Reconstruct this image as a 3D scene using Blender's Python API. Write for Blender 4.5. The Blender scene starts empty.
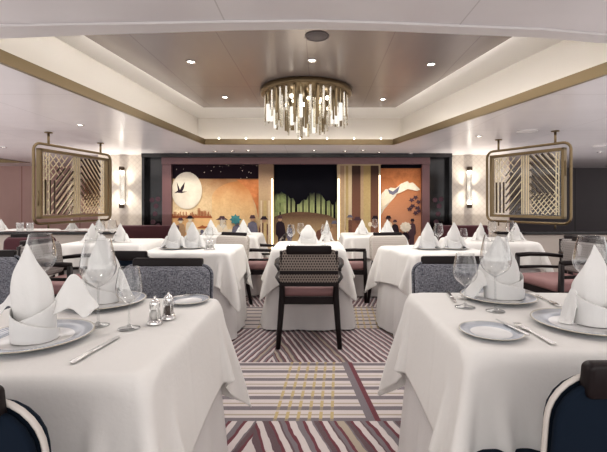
import bpy, bmesh, math, random
import numpy as np
from mathutils import Vector, Matrix
random.seed(7)
R = math.radians
PI = math.pi
H = 1.18            # eye height
F = 400.0           # focal length in pixels
CX, CY = 312.0, 203.0
scene = bpy.context.scene
col = scene.collection

def at(px, py, d):            # point seen at a pixel, d metres in front of the camera
    return ((px - CX) * d / F, d, H - (py - CY) * d / F)

def on_z(px, py, z):          # the point of the level z seen at a pixel
    d = F * (H - z) / (py - CY)
    return ((px - CX) * d / F, d)

# ------------------------------------------------------------------ materials
class NT:
    def __init__(s, name):
        s.m = bpy.data.materials.new(name); s.m.use_nodes = True
        s.t = s.m.node_tree; s.t.nodes.clear()
        s.out = s.t.nodes.new('ShaderNodeOutputMaterial')
    def n(s, kind, **kw):
        nd = s.t.nodes.new(kind)
        for k, v in kw.items(): setattr(nd, k, v)
        return nd
    def put(s, sock, v):
        if isinstance(v, E): s.t.links.new(v.o, sock)
        elif isinstance(v, bpy.types.NodeSocket): s.t.links.new(v, sock)
        elif isinstance(v, (tuple, list)):
            sock.default_value = tuple(v) + ((1.0,) if len(v) == 3 and len(sock.default_value) == 4 else ())
        else: sock.default_value = v
    def math(s, op, *a):
        nd = s.n('ShaderNodeMath', operation=op)
        for i, v in enumerate(a): s.put(nd.inputs[i], v)
        return E(s, nd.outputs[0])
    def mix(s, f, a, b):
        nd = s.n('ShaderNodeMix', data_type='RGBA')
        s.put(nd.inputs[0], f); s.put(nd.inputs[6], a); s.put(nd.inputs[7], b)
        return nd.outputs[2]
    def coords(s, kind='Object'):
        tc = s.n('ShaderNodeTexCoord'); sp = s.n('ShaderNodeSeparateXYZ')
        s.t.links.new(tc.outputs[kind], sp.inputs[0])
        return [E(s, sp.outputs[i]) for i in range(3)], tc.outputs[kind]
    def noise(s, vec, scale, detail=3, rough=.55):
        nd = s.n('ShaderNodeTexNoise'); nd.inputs['Scale'].default_value = scale
        nd.inputs['Detail'].default_value = detail; nd.inputs['Roughness'].default_value = rough
        if vec is not None: s.t.links.new(vec, nd.inputs['Vector'])
        return E(s, nd.outputs[0])
    def scaled(s, vec, v3):
        nd = s.n('ShaderNodeMapping'); s.t.links.new(vec, nd.inputs[0]); nd.inputs['Scale'].default_value = v3
        return nd.outputs[0]
    def bsdf(s, colr, rough=.5, metal=0, spec=.5, bump=None, bump_d=.002, emis=None, emis_s=0, sheen=0, coat=0):
        b = s.n('ShaderNodeBsdfPrincipled')
        s.put(b.inputs['Base Color'], colr); s.put(b.inputs['Roughness'], rough)
        s.put(b.inputs['Metallic'], metal); s.put(b.inputs['Specular IOR Level'], spec)
        if sheen: b.inputs['Sheen Weight'].default_value = sheen
        if coat: b.inputs['Coat Weight'].default_value = coat; b.inputs['Coat Roughness'].default_value = .1
        if emis is not None: s.put(b.inputs['Emission Color'], emis); b.inputs['Emission Strength'].default_value = emis_s
        if bump is not None:
            bp = s.n('ShaderNodeBump'); bp.inputs['Distance'].default_value = bump_d; bp.inputs['Strength'].default_value = .6
            s.put(bp.inputs['Height'], bump); s.t.links.new(bp.outputs[0], b.inputs['Normal'])
        s.t.links.new(b.outputs[0], s.out.inputs[0])
        return s.m
class E:
    def __init__(s, nt, o): s.nt, s.o = nt, o
    def __add__(a, b): return a.nt.math('ADD', a, b)
    def __radd__(a, b): return a.nt.math('ADD', a, b)
    def __sub__(a, b): return a.nt.math('SUBTRACT', a, b)
    def __rsub__(a, b): return a.nt.math('SUBTRACT', b, a)
    def __mul__(a, b): return a.nt.math('MULTIPLY', a, b)
    def __rmul__(a, b): return a.nt.math('MULTIPLY', a, b)
    def __truediv__(a, b): return a.nt.math('DIVIDE', a, b)
    def __lt__(a, b): return a.nt.math('LESS_THAN', a, b)
    def __gt__(a, b): return a.nt.math('GREATER_THAN', a, b)
    def frac(a): return a.nt.math('FRACT', a)
    def floor(a): return a.nt.math('FLOOR', a)
    def abs(a): return a.nt.math('ABSOLUTE', a)
    def sin(a): return a.nt.math('SINE', a)
def band(x, lo, hi): return (x > lo) * (x < hi)

def plain(name, c, rough=.5, metal=0, **k):
    return NT(name).bsdf(c, rough, metal, **k)
def emission(name, c, s):
    nt = NT(name); e = nt.n('ShaderNodeEmission'); nt.put(e.inputs[0], c); e.inputs[1].default_value = s
    nt.t.links.new(e.outputs[0], nt.out.inputs[0]); return nt.m
def glassy(name, tint=(1, 1, 1), refl=.75, base=.06, rough=.02):
    nt = NT(name); tr = nt.n('ShaderNodeBsdfTransparent'); nt.put(tr.inputs[0], tint)
    gl = nt.n('ShaderNodeBsdfGlossy'); gl.inputs['Roughness'].default_value = rough
    lw = nt.n('ShaderNodeLayerWeight'); lw.inputs[0].default_value = .35
    f = E(nt, lw.outputs[1]); f = nt.math('POWER', f, 1.25) * refl + base
    mx = nt.n('ShaderNodeMixShader'); nt.put(mx.inputs[0], f)
    nt.t.links.new(tr.outputs[0], mx.inputs[1]); nt.t.links.new(gl.outputs[0], mx.inputs[2])
    nt.t.links.new(mx.outputs[0], nt.out.inputs[0]); return nt.m

M = {}
def linen(name, c):
    nt = NT(name); (x, y, z), v = nt.coords()
    fx = nt.math('MINIMUM', ((x + .13).abs() * 40.0), 1.0); fy = nt.math('MINIMUM', ((y + .10).abs() * 40.0), 1.0)
    w = nt.noise(v, 60, 2); w2 = nt.noise(v, 5, 3)
    cc = nt.mix(w2, tuple(k * .95 for k in c), c)
    return nt.bsdf(cc, .8, spec=.25, bump=w + w2 * 3.0 + fx * 1.5 + fy * 1.5, bump_d=.0012, sheen=.15)
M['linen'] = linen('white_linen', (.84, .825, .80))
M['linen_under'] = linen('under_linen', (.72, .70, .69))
M['napkin'] = linen('napkin_linen', (.80, .795, .78))
M['brass'] = plain('brushed_brass', (.21, .16, .095), .36, .75)
M['brass_dark'] = plain('aged_brass', (.07, .05, .035), .4, .5)
M['brass_light'] = plain('polished_brass', (.78, .69, .50), .28, .55)
M['wood'] = plain('dark_stained_wood', (.012, .007, .008), .42, 0, spec=.35)
M['leather'] = plain('mauve_leather', (.30, .17, .17), .5)
M['navy'] = plain('navy_velvet', (.006, .014, .028), .85, spec=.25)
M['burgundy'] = plain('burgundy_velvet', (.075, .018, .026), .7, sheen=.2)
M['piping'] = plain('cream_piping', (.62, .58, .54), .6)
M['silver'] = plain('polished_silver', (.82, .81, .80), .16, 1)
M['steel'] = plain('satin_steel', (.50, .49, .48), .3, 1)
M['china'] = plain('white_china', (.82, .82, .82), .12, 0, spec=.6)
M['glass'] = glassy('clear_glass', (.96, .965, .965), .95, .07)
M['pane'] = glassy('screen_glass', (.97, .96, .95), .2, .05, .06)
M['crystal'] = glassy('crystal', (.88, .84, .74), .8, .25, .10)
def veil(name, c, f):
    nt = NT(name); tr = nt.n('ShaderNodeBsdfTransparent'); df = nt.n('ShaderNodeBsdfDiffuse'); nt.put(df.inputs[0], c)
    mx = nt.n('ShaderNodeMixShader'); mx.inputs[0].default_value = f
    nt.t.links.new(tr.outputs[0], mx.inputs[1]); nt.t.links.new(df.outputs[0], mx.inputs[2]); nt.t.links.new(mx.outputs[0], nt.out.inputs[0]); return nt.m
M['frost'] = veil('frosted_cream_glass', (.80, .72, .62), .6)
M['smoke'] = veil('smoked_glass', (.10, .06, .05), .45)
M['salt'] = plain('salt', (.8, .78, .75), .9)
M['pepper'] = plain('ground_pepper', (.09, .06, .05), .9)
M['rubber'] = plain('dark_steel', (.05, .05, .05), .4, .6)
def tweed():
    nt = NT('blue_grey_tweed'); (x, y, z), v = nt.coords()
    n1 = nt.noise(nt.scaled(v, (60, 60, 420)), 1.0, 2, .7); n2 = nt.noise(nt.scaled(v, (420, 420, 60)), 1.0, 2, .7)
    w = n1 * .5 + n2 * .5; w = nt.math('MULTIPLY_ADD', w, 5.0, -2.0); w = nt.math('MINIMUM', nt.math('MAXIMUM', w, 0.0), 1.0)
    return nt.bsdf(nt.mix(w, (.06, .065, .09), (.38, .385, .42)), .9, bump=w, bump_d=.0015)
M['tweed'] = tweed()
def lattice_fabric(name, a, b, s=46):
    nt = NT(name); (x, y, z), v = nt.coords()
    u = (x * s).frac() - .5; row = (z * s * 1.0).floor()
    u2 = (x * s + row * .5).frac() - .5; w = (z * s).frac() - .5
    d = nt.math('SQRT', u2 * u2 + w * w)
    return nt.bsdf(nt.mix(d < .32, a, b), .8, bump=d, bump_d=.001)
M['dots'] = lattice_fabric('beige_dotted_weave', (.31, .27, .24), (.065, .05, .045))
M['grey_weave'] = lattice_fabric('grey_weave', (.30, .28, .27), (.20, .185, .18))
M['cream_weave'] = lattice_fabric('cream_weave', (.60, .56, .52), (.50, .46, .42))

def rim_mat():
    nt = NT('blue_grey_rimmed_china'); (x, y, z), v = nt.coords()
    r = nt.math('SQRT', x * x + y * y); a = nt.math('ARCTAN2', y, x)
    k = band(r, .66, .95) ; tick = ((a * 14.0).frac() < .72) * 1.0
    nz = nt.noise(v, 30, 2)
    rim = nt.mix(tick, (.70, .72, .76), (.40, .44, .51))
    inner = band(r, .64, .665); edge = r > .97
    c = nt.mix(k, (.84, .84, .84), rim); c = nt.mix(inner, c, (.50, .53, .58)); c = nt.mix(edge, c, (.60, .56, .48))
    return nt.bsdf(c, .12, spec=.6)
M['rimmed'] = rim_mat()

def lower_ceiling_mat():
    nt = NT('glossy_ceiling_panels'); (x, y, z), v = nt.coords()
    sx = ((x * .78 + .37).frac() < .006); sy = ((y * .55 + .02).frac() < .005)
    s = nt.math('MAXIMUM', sx, sy)
    n = nt.noise(nt.scaled(v, (1.2, 5, 1)), 1.0, 2)
    c = nt.mix(n, (.74, .72, .74), (.80, .78, .795))
    return nt.bsdf(nt.mix(s * .45, c, (.42, .40, .40)), .23, spec=.55)
M['ceiling'] = lower_ceiling_mat()
M['cove'] = plain('cream_cove_paint', (.66, .62, .57), .45)
M['cove_white'] = plain('white_cove_paint', (.72, .70, .67), .35)
M['bezel'] = plain('pale_bezel', (.74, .72, .72), .4)
def brown_ceiling_mat():
    nt = NT('taupe_lacquer_ceiling'); (x, y, z), v = nt.coords()
    t = x / (y + .001)
    sx = ((x - y * .02 + .12) / .72).frac() < .012; sy = ((y + .52) / 1.75).frac() < .006
    s = nt.math('MAXIMUM', sx, sy); n = nt.noise(nt.scaled(v, (2.5, .5, 1)), 1.0, 3)
    c = nt.mix(n, (.26, .222, .207), (.35, .307, .29))
    return nt.bsdf(nt.mix(s * .6, c, (.20, .17, .16)), .25, metal=.2, spec=.6)
M['brown'] = brown_ceiling_mat()
def sconce_wall_mat():
    nt = NT('cream_diamond_wallpaper'); (x, y, z), v = nt.coords()
    a = ((x + z) * 9.0).frac() < .09; b = ((x - z + 10.0) * 9.0).frac() < .09
    s = nt.math('MAXIMUM', a, b)
    return nt.bsdf(nt.mix(s, (.62, .565, .50), (.50, .445, .39)), .6, bump=s, bump_d=-.004)
M['diamond'] = sconce_wall_mat()
def panel_wall(name, c, seam, period=1.55, off=0.0):
    nt = NT(name); (x, y, z), v = nt.coords()
    s = ((x / period + off).frac() < .012)
    n = nt.noise(v, 3, 3)
    return nt.bsdf(nt.mix(s, nt.mix(n, tuple(k * .88 for k in c), c), seam), .5, spec=.4)
M['pink'] = panel_wall('dusty_rose_wall', (.56, .37, .335), (.3, .12, .11))
M['dark_wall'] = panel_wall('charcoal_wall', (.085, .075, .082), (.03, .03, .03), 1.9, .14)
M['stone'] = panel_wall('cream_stone_panel', (.60, .55, .50), (.3, .22, .2), 1.05, .1)
M['black'] = plain('black_lacquer', (.010, .009, .011), .12, spec=.6)
M['mauve'] = plain('mauve_lacquer', (.15, .08, .085), .35)

def carpet():
    nt = NT('patterned_carpet'); (x, y, z), v = nt.coords()
    wob = nt.noise(v, 9, 2) * .02 - .01
    cream = (.70, .63, .62); grey = (.20, .175, .195); burg = (.15, .012, .03); plum = (.12, .07, .085)
    beige = (.46, .39, .31); gold = (.58, .45, .22)
    yy = y + wob * .15
    q = ((yy - 2.165) / 1.585); row = q.floor(); yl = (q - row) * 1.585        # each repeat: a plaid band, then a fan band
    # plaid band, yl in 0 .. .80
    hs = ((yl + .03) / .125).frac()
    pc = nt.mix(band(hs, .15, .50), cream, grey)
    pc = nt.mix(band(hs, .70, .82), pc, beige)
    xs = x - (yl - .8) * .09 + row * .31
    xp = ((xs + .45) / .95).frac() * .95
    in_l = band(xp, .29, .66)
    ln = ((xp + yl * .02) / .062).frac() < .30
    dash = (hs > .44) * 1.0
    pc = nt.mix(in_l * ln * (.35 + dash * .65), pc, gold)
    gx = x + (yl - .8) * .10 - .264 + row * .3
    gp = ((gx + 5.0) / 1.15).frac() * 1.15 
    gp = ((gx + 5.75) / 1.15).frac() * 1.15   # line centred on x = .264
    pc = nt.mix(band(gp, .0, .03), pc, burg); pc = nt.mix(band(gp, 1.105, 1.15), pc, grey)
    # fan band: wedges leaning both ways
    seg = ((x + .30 + nt.math('MAXIMUM', row, 0.0) * .47) / 1.1); si = seg.floor(); par = (si * .5).frac() * 2.0   # 0 / 1
    lean = nt.math('MULTIPLY_ADD', par, -.62, .33)
    lean = nt.math('MULTIPLY_ADD', (si > -.5) * (si < 1.5) * (row < .5), -.0, lean)
    u = x + wob + (yl - .8) * lean
    n = nt.noise(nt.scaled(v, (24, 3, 1)), 1.0, 2)
    big = (row < -.5) * 1.0
    per = nt.math('MULTIPLY_ADD', big, .036, .052)
    f = (u / per + n * .22).frac()
    k = (u / per).floor(); rnd = (k.sin() * 43.7).frac()
    fc = nt.mix(band(f, .0, .40), cream, grey)
    fc = nt.mix(band(f, .38, .60), fc, burg)
    fc = nt.mix((rnd < .28) * band(f, .0, .42), fc, plum)
    fc = nt.mix((rnd > .80) * band(f, .56, 1.0), fc, beige)
    c = nt.mix(yl > .80, pc, fc)
    fine = nt.noise(v, 220, 2); c = nt.mix(fine * .35, c, (.25, .22, .22))
    return nt.bsdf(c, .95, spec=.1, bump=fine, bump_d=.004, sheen=.2)
M['carpet'] = carpet()

# ------------------------------------------------------------------ mesh building
class MB:
    def __init__(s): s.bm = bmesh.new(); s.mats = []
    def _mi(s, m):
        if m is None: return 0
        if m not in s.mats: s.mats.append(m)
        return s.mats.index(m)
    def box(s, c, d, rot=None, m=None, bev=0):
        mt = Matrix.Translation(Vector(c))
        if rot is not None: mt = mt @ (rot if isinstance(rot, Matrix) else Matrix.Rotation(rot, 4, 'Z'))
        r = bmesh.ops.create_cube(s.bm, size=1, matrix=mt @ Matrix.Diagonal((d[0], d[1], d[2], 1)))
        fs = {f for v in r['verts'] for f in v.link_faces}
        for f in fs: f.material_index = s._mi(m)
        if bev:
            es = list({e for v in r['verts'] for e in v.link_edges})
            rr = bmesh.ops.bevel(s.bm, geom=es, offset=bev, segments=2, affect='EDGES', profile=.6)
            for f in rr['faces']: f.smooth = True
        return s
    def poly(s, pts, m=None):
        f = s.bm.faces.new([s.bm.verts.new(p) for p in pts]); f.material_index = s._mi(m); return s
    def prism(s, pts, vec, m=None, smooth=False):     # flat polygon swept along vec
        vec = Vector(vec); a = [s.bm.verts.new(p) for p in pts]; b = [s.bm.verts.new(Vector(p) + vec) for p in pts]
        n = len(pts); i = s._mi(m); fs = [s.bm.faces.new(a), s.bm.faces.new(b[::-1])]
        for k in range(n):
            f = s.bm.faces.new((a[k], b[k], b[(k + 1) % n], a[(k + 1) % n])); f.smooth = smooth; fs.append(f)
        for f in fs: f.material_index = i
        return s
    def tube(s, pts, r, seg=8, m=None, closed=False, cap=True):
        pts = [Vector(p) for p in pts]; n = len(pts); rings = []; i = s._mi(m)
        prev = None
        for k in range(n):
            if closed: t = (pts[(k + 1) % n] - pts[k - 1])
            else: t = (pts[min(k + 1, n - 1)] - pts[max(k - 1, 0)])
            t.normalize()
            if prev is None:
                a = Vector((0, 0, 1)) if abs(t.z) < .9 else Vector((1, 0, 0))
                u = t.cross(a).normalized()
            else: u = (prev - t * prev.dot(t)).normalized()
            prev = u; w = t.cross(u); rr = r[k] if isinstance(r, (list, tuple)) else r
            rings.append([s.bm.verts.new(pts[k] + (u * math.cos(q) + w * math.sin(q)) * rr) for q in [2 * PI * j / seg for j in range(seg)]])
        for k in range(n if closed else n - 1):
            A, B = rings[k], rings[(k + 1) % n]
            for j in range(seg):
                f = s.bm.faces.new((A[j], A[(j + 1) % seg], B[(j + 1) % seg], B[j])); f.smooth = True; f.material_index = i
        if cap and not closed:
            for q in (rings[0][::-1], rings[-1]): f = s.bm.faces.new(q); f.material_index = i
        return s
    def lathe(s, prof, seg=24, c=(0, 0, 0), m=None, mats=None):
        c = Vector(c); rings = []
        for r, z in prof:
            if r < 1e-5: rings.append([s.bm.verts.new(c + Vector((0, 0, z)))])
            else: rings.append([s.bm.verts.new(c + Vector((r * math.cos(2 * PI * j / seg), r * math.sin(2 * PI * j / seg), z))) for j in range(seg)])
        for k in range(len(rings) - 1):
            A, B = rings[k], rings[k + 1]; mi = s._mi(mats[k] if mats else m)
            for j in range(seg):
                j2 = (j + 1) % seg
                if len(A) == 1 and len(B) == 1: continue
                if len(A) == 1: f = s.bm.faces.new((A[0], B[j2], B[j]))
                elif len(B) == 1: f = s.bm.faces.new((A[j], A[j2], B[0]))
                else: f = s.bm.faces.new((A[j], A[j2], B[j2], B[j]))
                f.smooth = True; f.material_index = mi
        return s
    def grid(s, P, m=None, closed_u=False):           # P[i][j] points
        V = [[s.bm.verts.new(p) for p in row] for row in P]; i_ = s._mi(m)
        nu = len(V)
        for i in range(nu if closed_u else nu - 1):
            for j in range(len(V[0]) - 1):
                try:
                    f = s.bm.faces.new((V[i][j], V[(i + 1) % nu][j], V[(i + 1) % nu][j + 1], V[i][j + 1])); f.smooth = True; f.material_index = i_
                except ValueError: pass
        return s
    def build(s, name, mat, parent=None, loc=None, rz=None):
        if s.mats and mat is not None and mat not in s.mats: pass
        bmesh.ops.recalc_face_normals(s.bm, faces=s.bm.faces)
        me = bpy.data.meshes.new(name); s.bm.to_mesh(me); s.bm.free()
        for m in (s.mats if s.mats else [mat]): me.materials.append(m)
        o = bpy.data.objects.new(name, me); col.objects.link(o)
        if parent: o.parent = parent
        if loc is not None: o.location = loc
        if rz is not None: o.rotation_euler = (0, 0, rz)
        return o

def tag(o, label=None, cat=None, group=None, kind=None):
    if label: o['label'] = label
    if cat: o['category'] = cat
    if group: o['group'] = group
    if kind: o['kind'] = kind
    return o
def empty(name, loc=(0, 0, 0), rz=0, label=None, cat=None, group=None):
    o = bpy.data.objects.new(name, None); col.objects.link(o); o.empty_display_size = .05
    o.location = loc; o.rotation_euler = (0, 0, rz)
    return tag(o, label, cat, group)
def struct(o): o['kind'] = 'structure'; return o
def copy_tree(o, parent=None):
    c = o.copy(); col.objects.link(c)
    if parent: c.parent = parent
    for ch in list(o.children): copy_tree(ch, c)
    return c
class Proto:                                   # the first placing moves the thing itself, later ones copy it
    def __init__(s, make): s.o = make(); s.used = False
    def __call__(s, loc, rz=0, label=None, cat=None, group=None, scale=None):
        o = copy_tree(s.o) if s.used else s.o
        s.used = True
        o.location = loc; o.rotation_euler = (0, 0, rz)
        if scale: o.scale = (scale, scale, scale) if not isinstance(scale, tuple) else scale
        for k in ('label', 'category', 'group'):
            if k in o: del o[k]
        return tag(o, label, cat, group)
def rrect(w, h, r, n=5, cx=0, cz=0, lower=True):   # rounded rectangle outline (x, z)
    out = []
    rs = [r, r, r if lower else .004, r if lower else .004]
    for (sx, sz, a0, rr) in ((1, 1, 0, rs[0]), (-1, 1, 90, rs[1]), (-1, -1, 180, rs[2]), (1, -1, 270, rs[3])):
        for k in range(n + 1):
            a = R(a0 + 90 * k / n)
            out.append((cx + sx * (w / 2 - rr) + rr * math.cos(a), cz + sz * (h / 2 - rr) + rr * math.sin(a)))
    return out
def pad(mb, w, h, t, r, z, y, m=None, lower=True, tilt=0, curve=0, edge=.014):    # cushioned slab in x-z facing y
    P = []
    for (ins, yy) in ((edge * 1.6, -t / 2), (edge * .45, -t / 2 + edge * .35), (0, -t / 2 + edge), (0, t / 2 - edge), (edge * .45, t / 2 - edge * .35), (edge * 1.6, t / 2)):
        ring = []
        for (px, pz) in rrect(w - 2 * ins, h - 2 * ins, max(r - ins, .004), 5, 0, 0, lower):
            yv = y + yy - curve * (px / (w / 2)) ** 2 * -1
            zz = pz
            ring.append(Vector((px, yv - math.sin(tilt) * (zz + h / 2), z + h / 2 + zz * math.cos(tilt))))
        P.append(ring)
    V = [[mb.bm.verts.new(p) for p in ring] for ring in P]; i_ = mb._mi(m); n = len(V[0])
    for a in range(len(V) - 1):
        for j in range(n):
            f = mb.bm.faces.new((V[a][j], V[a][(j + 1) % n], V[a + 1][(j + 1) % n], V[a + 1][j])); f.smooth = True; f.material_index = i_
    for ring in (V[0], V[-1][::-1]): f = mb.bm.faces.new(ring); f.smooth = True; f.material_index = i_
    return mb
# ------------------------------------------------------------------ the room
ZC = 2.16           # lower ceiling
ZU = 2.63           # raised cove level
struct(MB().box((0, 5.2, -.05), (23, 14.0, .1)).build('floor', M['carpet']))

hole = [(-2.20, 2.42), (-1.84, 2.36), (-1.35, 2.31), (-.92, 2.28), (-.45, 2.245), (0, 2.23), (.4, 2.25), (.79, 2.29), (1.3, 2.34), (1.79, 2.43), (2.36, 2.50),
        (1.36, 6.70), (-1.79, 6.66)]
def ceiling_sheet(z, outer, holes, mat, name, thick=.04):
    bm = bmesh.new(); edges = []
    for loop in [outer] + holes:
        vs = [bm.verts.new((x, y, z)) for x, y in loop]
        for i in range(len(vs)): edges.append(bm.edges.new((vs[i], vs[(i + 1) % len(vs)])))
    bmesh.ops.triangle_fill(bm, use_beauty=True, use_dissolve=False, edges=edges)
    r = bmesh.ops.extrude_face_region(bm, geom=bm.faces[:])
    for v in [g for g in r['geom'] if isinstance(g, bmesh.types.BMVert)]: v.co.z += thick
    bmesh.ops.recalc_face_normals(bm, faces=bm.faces)
    me = bpy.data.meshes.new(name); bm.to_mesh(me); bm.free(); me.materials.append(mat)
    o = bpy.data.objects.new(name, me); col.objects.link(o); return struct(o)
hole2 = [(-9.4, 7.4), (-6.85, 7.4), (-6.85, 9.65), (-9.4, 9.65)]
ceiling_sheet(ZC, [(-11.5, -1.6), (11.5, -1.6), (11.5, 12.2), (-11.5, 12.2)], [hole, hole2], M['ceiling'], 'ceiling')

# pale bezel along the near edge of the coffer
near = hole[:11]
bz = MB()
up = [(x, y, ZC - .012) for x, y in near]; wd = [.17, .16, .13, .115, .10, .095, .09, .095, .10, .10, .11]
lo = [(x, y - w, ZC - .012) for (x, y), w in zip(near, wd)]
bz.grid([[Vector(a), Vector(b)] for a, b in zip(up, lo)])
bz.grid([[Vector(a), Vector(a) + Vector((0, 0, .47))] for a in up])
bz.grid([[Vector(a), Vector(a) + Vector((0, 0, .012))] for a in lo])
struct(bz.build('trim_1', M['bezel']))
# brass strip round the three other sides
def offset(p, q, d):
    v = Vector((q[0] - p[0], q[1] - p[1])); n = Vector((v.y, -v.x)).normalized() * d; return n
side = [hole[0], hole[-1], hole[-2], hole[10]]
def wall_run(mb, pts, z0, z1):
    for a, b in zip(pts[:-1], pts[1:]):
        mb.poly([(a[0], a[1], z0), (b[0], b[1], z0), (b[0], b[1], z1), (a[0], a[1], z1)])
def shrink(pts, d):          # move outward by d, mitred
    c = [(-2.20 - d, 2.42 - .2), (-1.79 - d, 6.66 + d), (1.36 + d, 6.70 + d), (2.36 + d, 2.50 - .2)]
    return c
br = MB()
outer_b = [(side[0][0] - .02, side[0][1]), (-1.81, 6.68), (1.38, 6.72), (side[3][0] + .02, side[3][1])]
ins = [(side[0][0] + .012, side[0][1]), (-1.778, 6.648), (1.348, 6.688), (side[3][0] - .012, side[3][1])]
for (a, b, c, d) in zip(ins[:-1], ins[1:], outer_b[1:], outer_b[:-1]):
    for z in (ZC - .006, ZC + .085): br.poly([(a[0], a[1], z), (b[0], b[1], z), (c[0], c[1], z), (d[0], d[1], z)])
wall_run(br, ins, ZC - .006, ZC + .085); wall_run(br, outer_b, ZC + .04, ZC + .085)
struct(br.build('trim_2', M['brass']))
cv = shrink(side, .16)
mb = MB(); wall_run(mb, cv, ZC + .03, ZU); struct(mb.build('trim_3', M['cove']))
mb = MB()
mb.poly([(-3.2, 1.9, ZU), (3.4, 1.9, ZU), (3.4, 7.4, ZU), (-3.2, 7.4, ZU)]); struct(mb.build('ceiling_raised', M['cove_white'])).name = 'ceiling.001'
ub = [(-1.99, 2.33), (-1.56, 5.75), (1.20, 5.75), (1.84, 2.33)]
mb = MB(); mb.prism([(x, y, ZU - .075) for x, y in ub], (0, 0, .018)); struct(mb.build('ceiling.002', M['brown']))
# light strips hidden in the two coves
LED = emission('cove_light', (1, .93, .82), 4.5); LED2 = emission('cove_light_cool', (1, .97, .93), 32.0)
def strip(pts, z, mat, w=.02, nm='cove_light_strip', lab=None, loop=False):
    mb = MB(); P = pts + ([pts[0]] if loop else [])
    for a, b in zip(P[:-1], P[1:]):
        v = Vector((b[0] - a[0], b[1] - a[1])); L = v.length
        mb.box(((a[0] + b[0]) / 2, (a[1] + b[1]) / 2, z), (L, w, .012), rot=math.atan2(v.y, v.x))
    return tag(mb.build(nm, mat), lab, 'light')
strip([(-2.30, 2.3), (-1.87, 6.74), (1.44, 6.78), (2.46, 2.3)], ZC + .065, LED, .02, lab='warm light strip hidden behind the brass ledge of the coffer')
ubo = [(-1.95, 2.36), (-1.53, 5.715), (1.17, 5.715), (1.80, 2.36)]
strip(ubo, ZU - .045, LED2, .03, lab='light strip along the edge of the taupe ceiling panels')

# small coffer at far left
mb = MB()
mb.poly([(-6.85, 7.4, ZC), (-6.85, 9.65, ZC), (-6.85, 9.65, ZC + .35), (-6.85, 7.4, ZC + .35)])
mb.poly([(-9.4, 9.65, ZC), (-6.85, 9.65, ZC), (-6.85, 9.65, ZC + .35), (-9.4, 9.65, ZC + .35)])
mb.poly([(-9.5, 7.3, ZC + .35), (-6.7, 7.3, ZC + .35), (-6.7, 9.8, ZC + .35), (-9.5, 9.8, ZC + .35)])
struct(mb.build('trim_4', M['cove']))
mb = MB(); mb.box((-8.1, 9.63, ZC + .045), (2.6, .03, .11)); mb.box((-6.87, 8.5, ZC + .045), (.03, 2.3, .11)); struct(mb.build('trim_5', M['brass']))
strip([(-9.3, 9.58), (-6.95, 9.58)], ZC + .12, LED, .02, lab='light strip in the small coffer at far left')

# walls
MY = 8.0            # mural wall depth
def wall(nm, a, b, mat, z0=0, z1=ZC + .01, t=.06):
    v = Vector((b[0] - a[0], b[1] - a[1]))
    return struct(MB().box(((a[0] + b[0]) / 2, (a[1] + b[1]) / 2, (z0 + z1) / 2), (v.length, t, z1 - z0), rot=math.atan2(v.y, v.x)).build(nm, mat))
def mx(px): return (px - CX) * MY / F
def mz(py): return H - (py - CY) * MY / F
XL, XR = mx(145), mx(449)
struct(MB().box((0, MY + .35, ZC / 2), (XR - XL + .3, .06, ZC)).build('wall_back', M['black']))
wall('wall_back_left', (-4.35, 8.16), (XL + .02, 8.16), M['diamond'])
wall('wall_back_right', (XR - .02, 8.16), (4.0, 8.16), M['diamond'])
wall('wall_left', (-11.5, 10.7), (-4.3, 10.7), M['pink'])
wall('wall_left_return', (-4.32, 8.2), (-4.32, 10.7), M['pink'])
wall('wall_right', (3.95, 11.2), (11.5, 11.2), M['dark_wall'])
wall('wall_right_return', (4.02, 8.2), (4.02, 11.2), M['pink'])
# low partitions with a dark ledge
for sx, x0, x1, nm in ((-1, -9.3, -2.62, 'left'), (1, 2.45, 9.3, 'right')):
    t = empty('low_partition', ((x0 + x1) / 2, 5.35, 0), 0, 'cream panelled low partition with a dark ledge on the %s side of the room' % nm, 'partition')
    MB().box((0, 0, .38), (x1 - x0, .10, .76)).build('panel', M['stone'], t)
    MB().box((0, 0, .785), (x1 - x0 + .02, .17, .03), bev=.006).build('ledge', M['black'], t)

# mural surround
mb = MB(); mb.box(((XL + XR) / 2, MY + .02, (mz(158) + ZC) / 2), (XR - XL + .04, .30, ZC - mz(158) - .002))
struct(mb.build('trim_6', M['black']))
mb = MB()
mb.box(((mx(163) + mx(429)) / 2, MY - .02, (mz(164.5) + mz(158)) / 2), (mx(429) - mx(163), .12, mz(158) - mz(164.5)))
mb.box(((mx(163) + mx(172)) / 2, MY, mz(164.5) / 2), (mx(172) - mx(163), .10, mz(164.5)))
mb.box(((mx(421.5) + mx(429)) / 2, MY, mz(164.5) / 2), (mx(429) - mx(421.5), .10, mz(164.5)))
struct(mb.build('trim_7', M['mauve']))

# ------------------------------------------------------------------ mural
def paint(name, stops_or_c, scale=6, amount=.25, rough=.6):
    nt = NT(name); (x, y, z), v = nt.coords()
    n = nt.noise(v, scale, 4, .7)
    c = stops_or_c
    if isinstance(c, tuple): return nt.bsdf(nt.mix(n, tuple(k * (1 - amount) for k in c), tuple(min(1, k * (1 + amount)) for k in c)), .8, spec=.12)
def gradient(name, fn):
    nt = NT(name); (x, y, z), v = nt.coords(); return nt.bsdf(fn(nt, x, y, z, v), .8, spec=.12)
def clamp(nt, e): return nt.math('MINIMUM', nt.math('MAXIMUM', e, 0.0), 1.0)
def sky_fn(nt, x, y, z, v):      # warm panel: cream below-left to burnt orange above-right
    n = nt.noise(v, 2.2, 4) * .5
    t = clamp(nt, (z - .65) * .85 + (x + 1.9) * .30 + n - .25)
    c = nt.mix(t, (.86, .72, .48), (.30, .15, .075))
    g = clamp(nt, nt.noise(v, 14, 6, .8) * 3.0 - 1.2); return nt.mix(g * .42, c, (.20, .11, .06))
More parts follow.
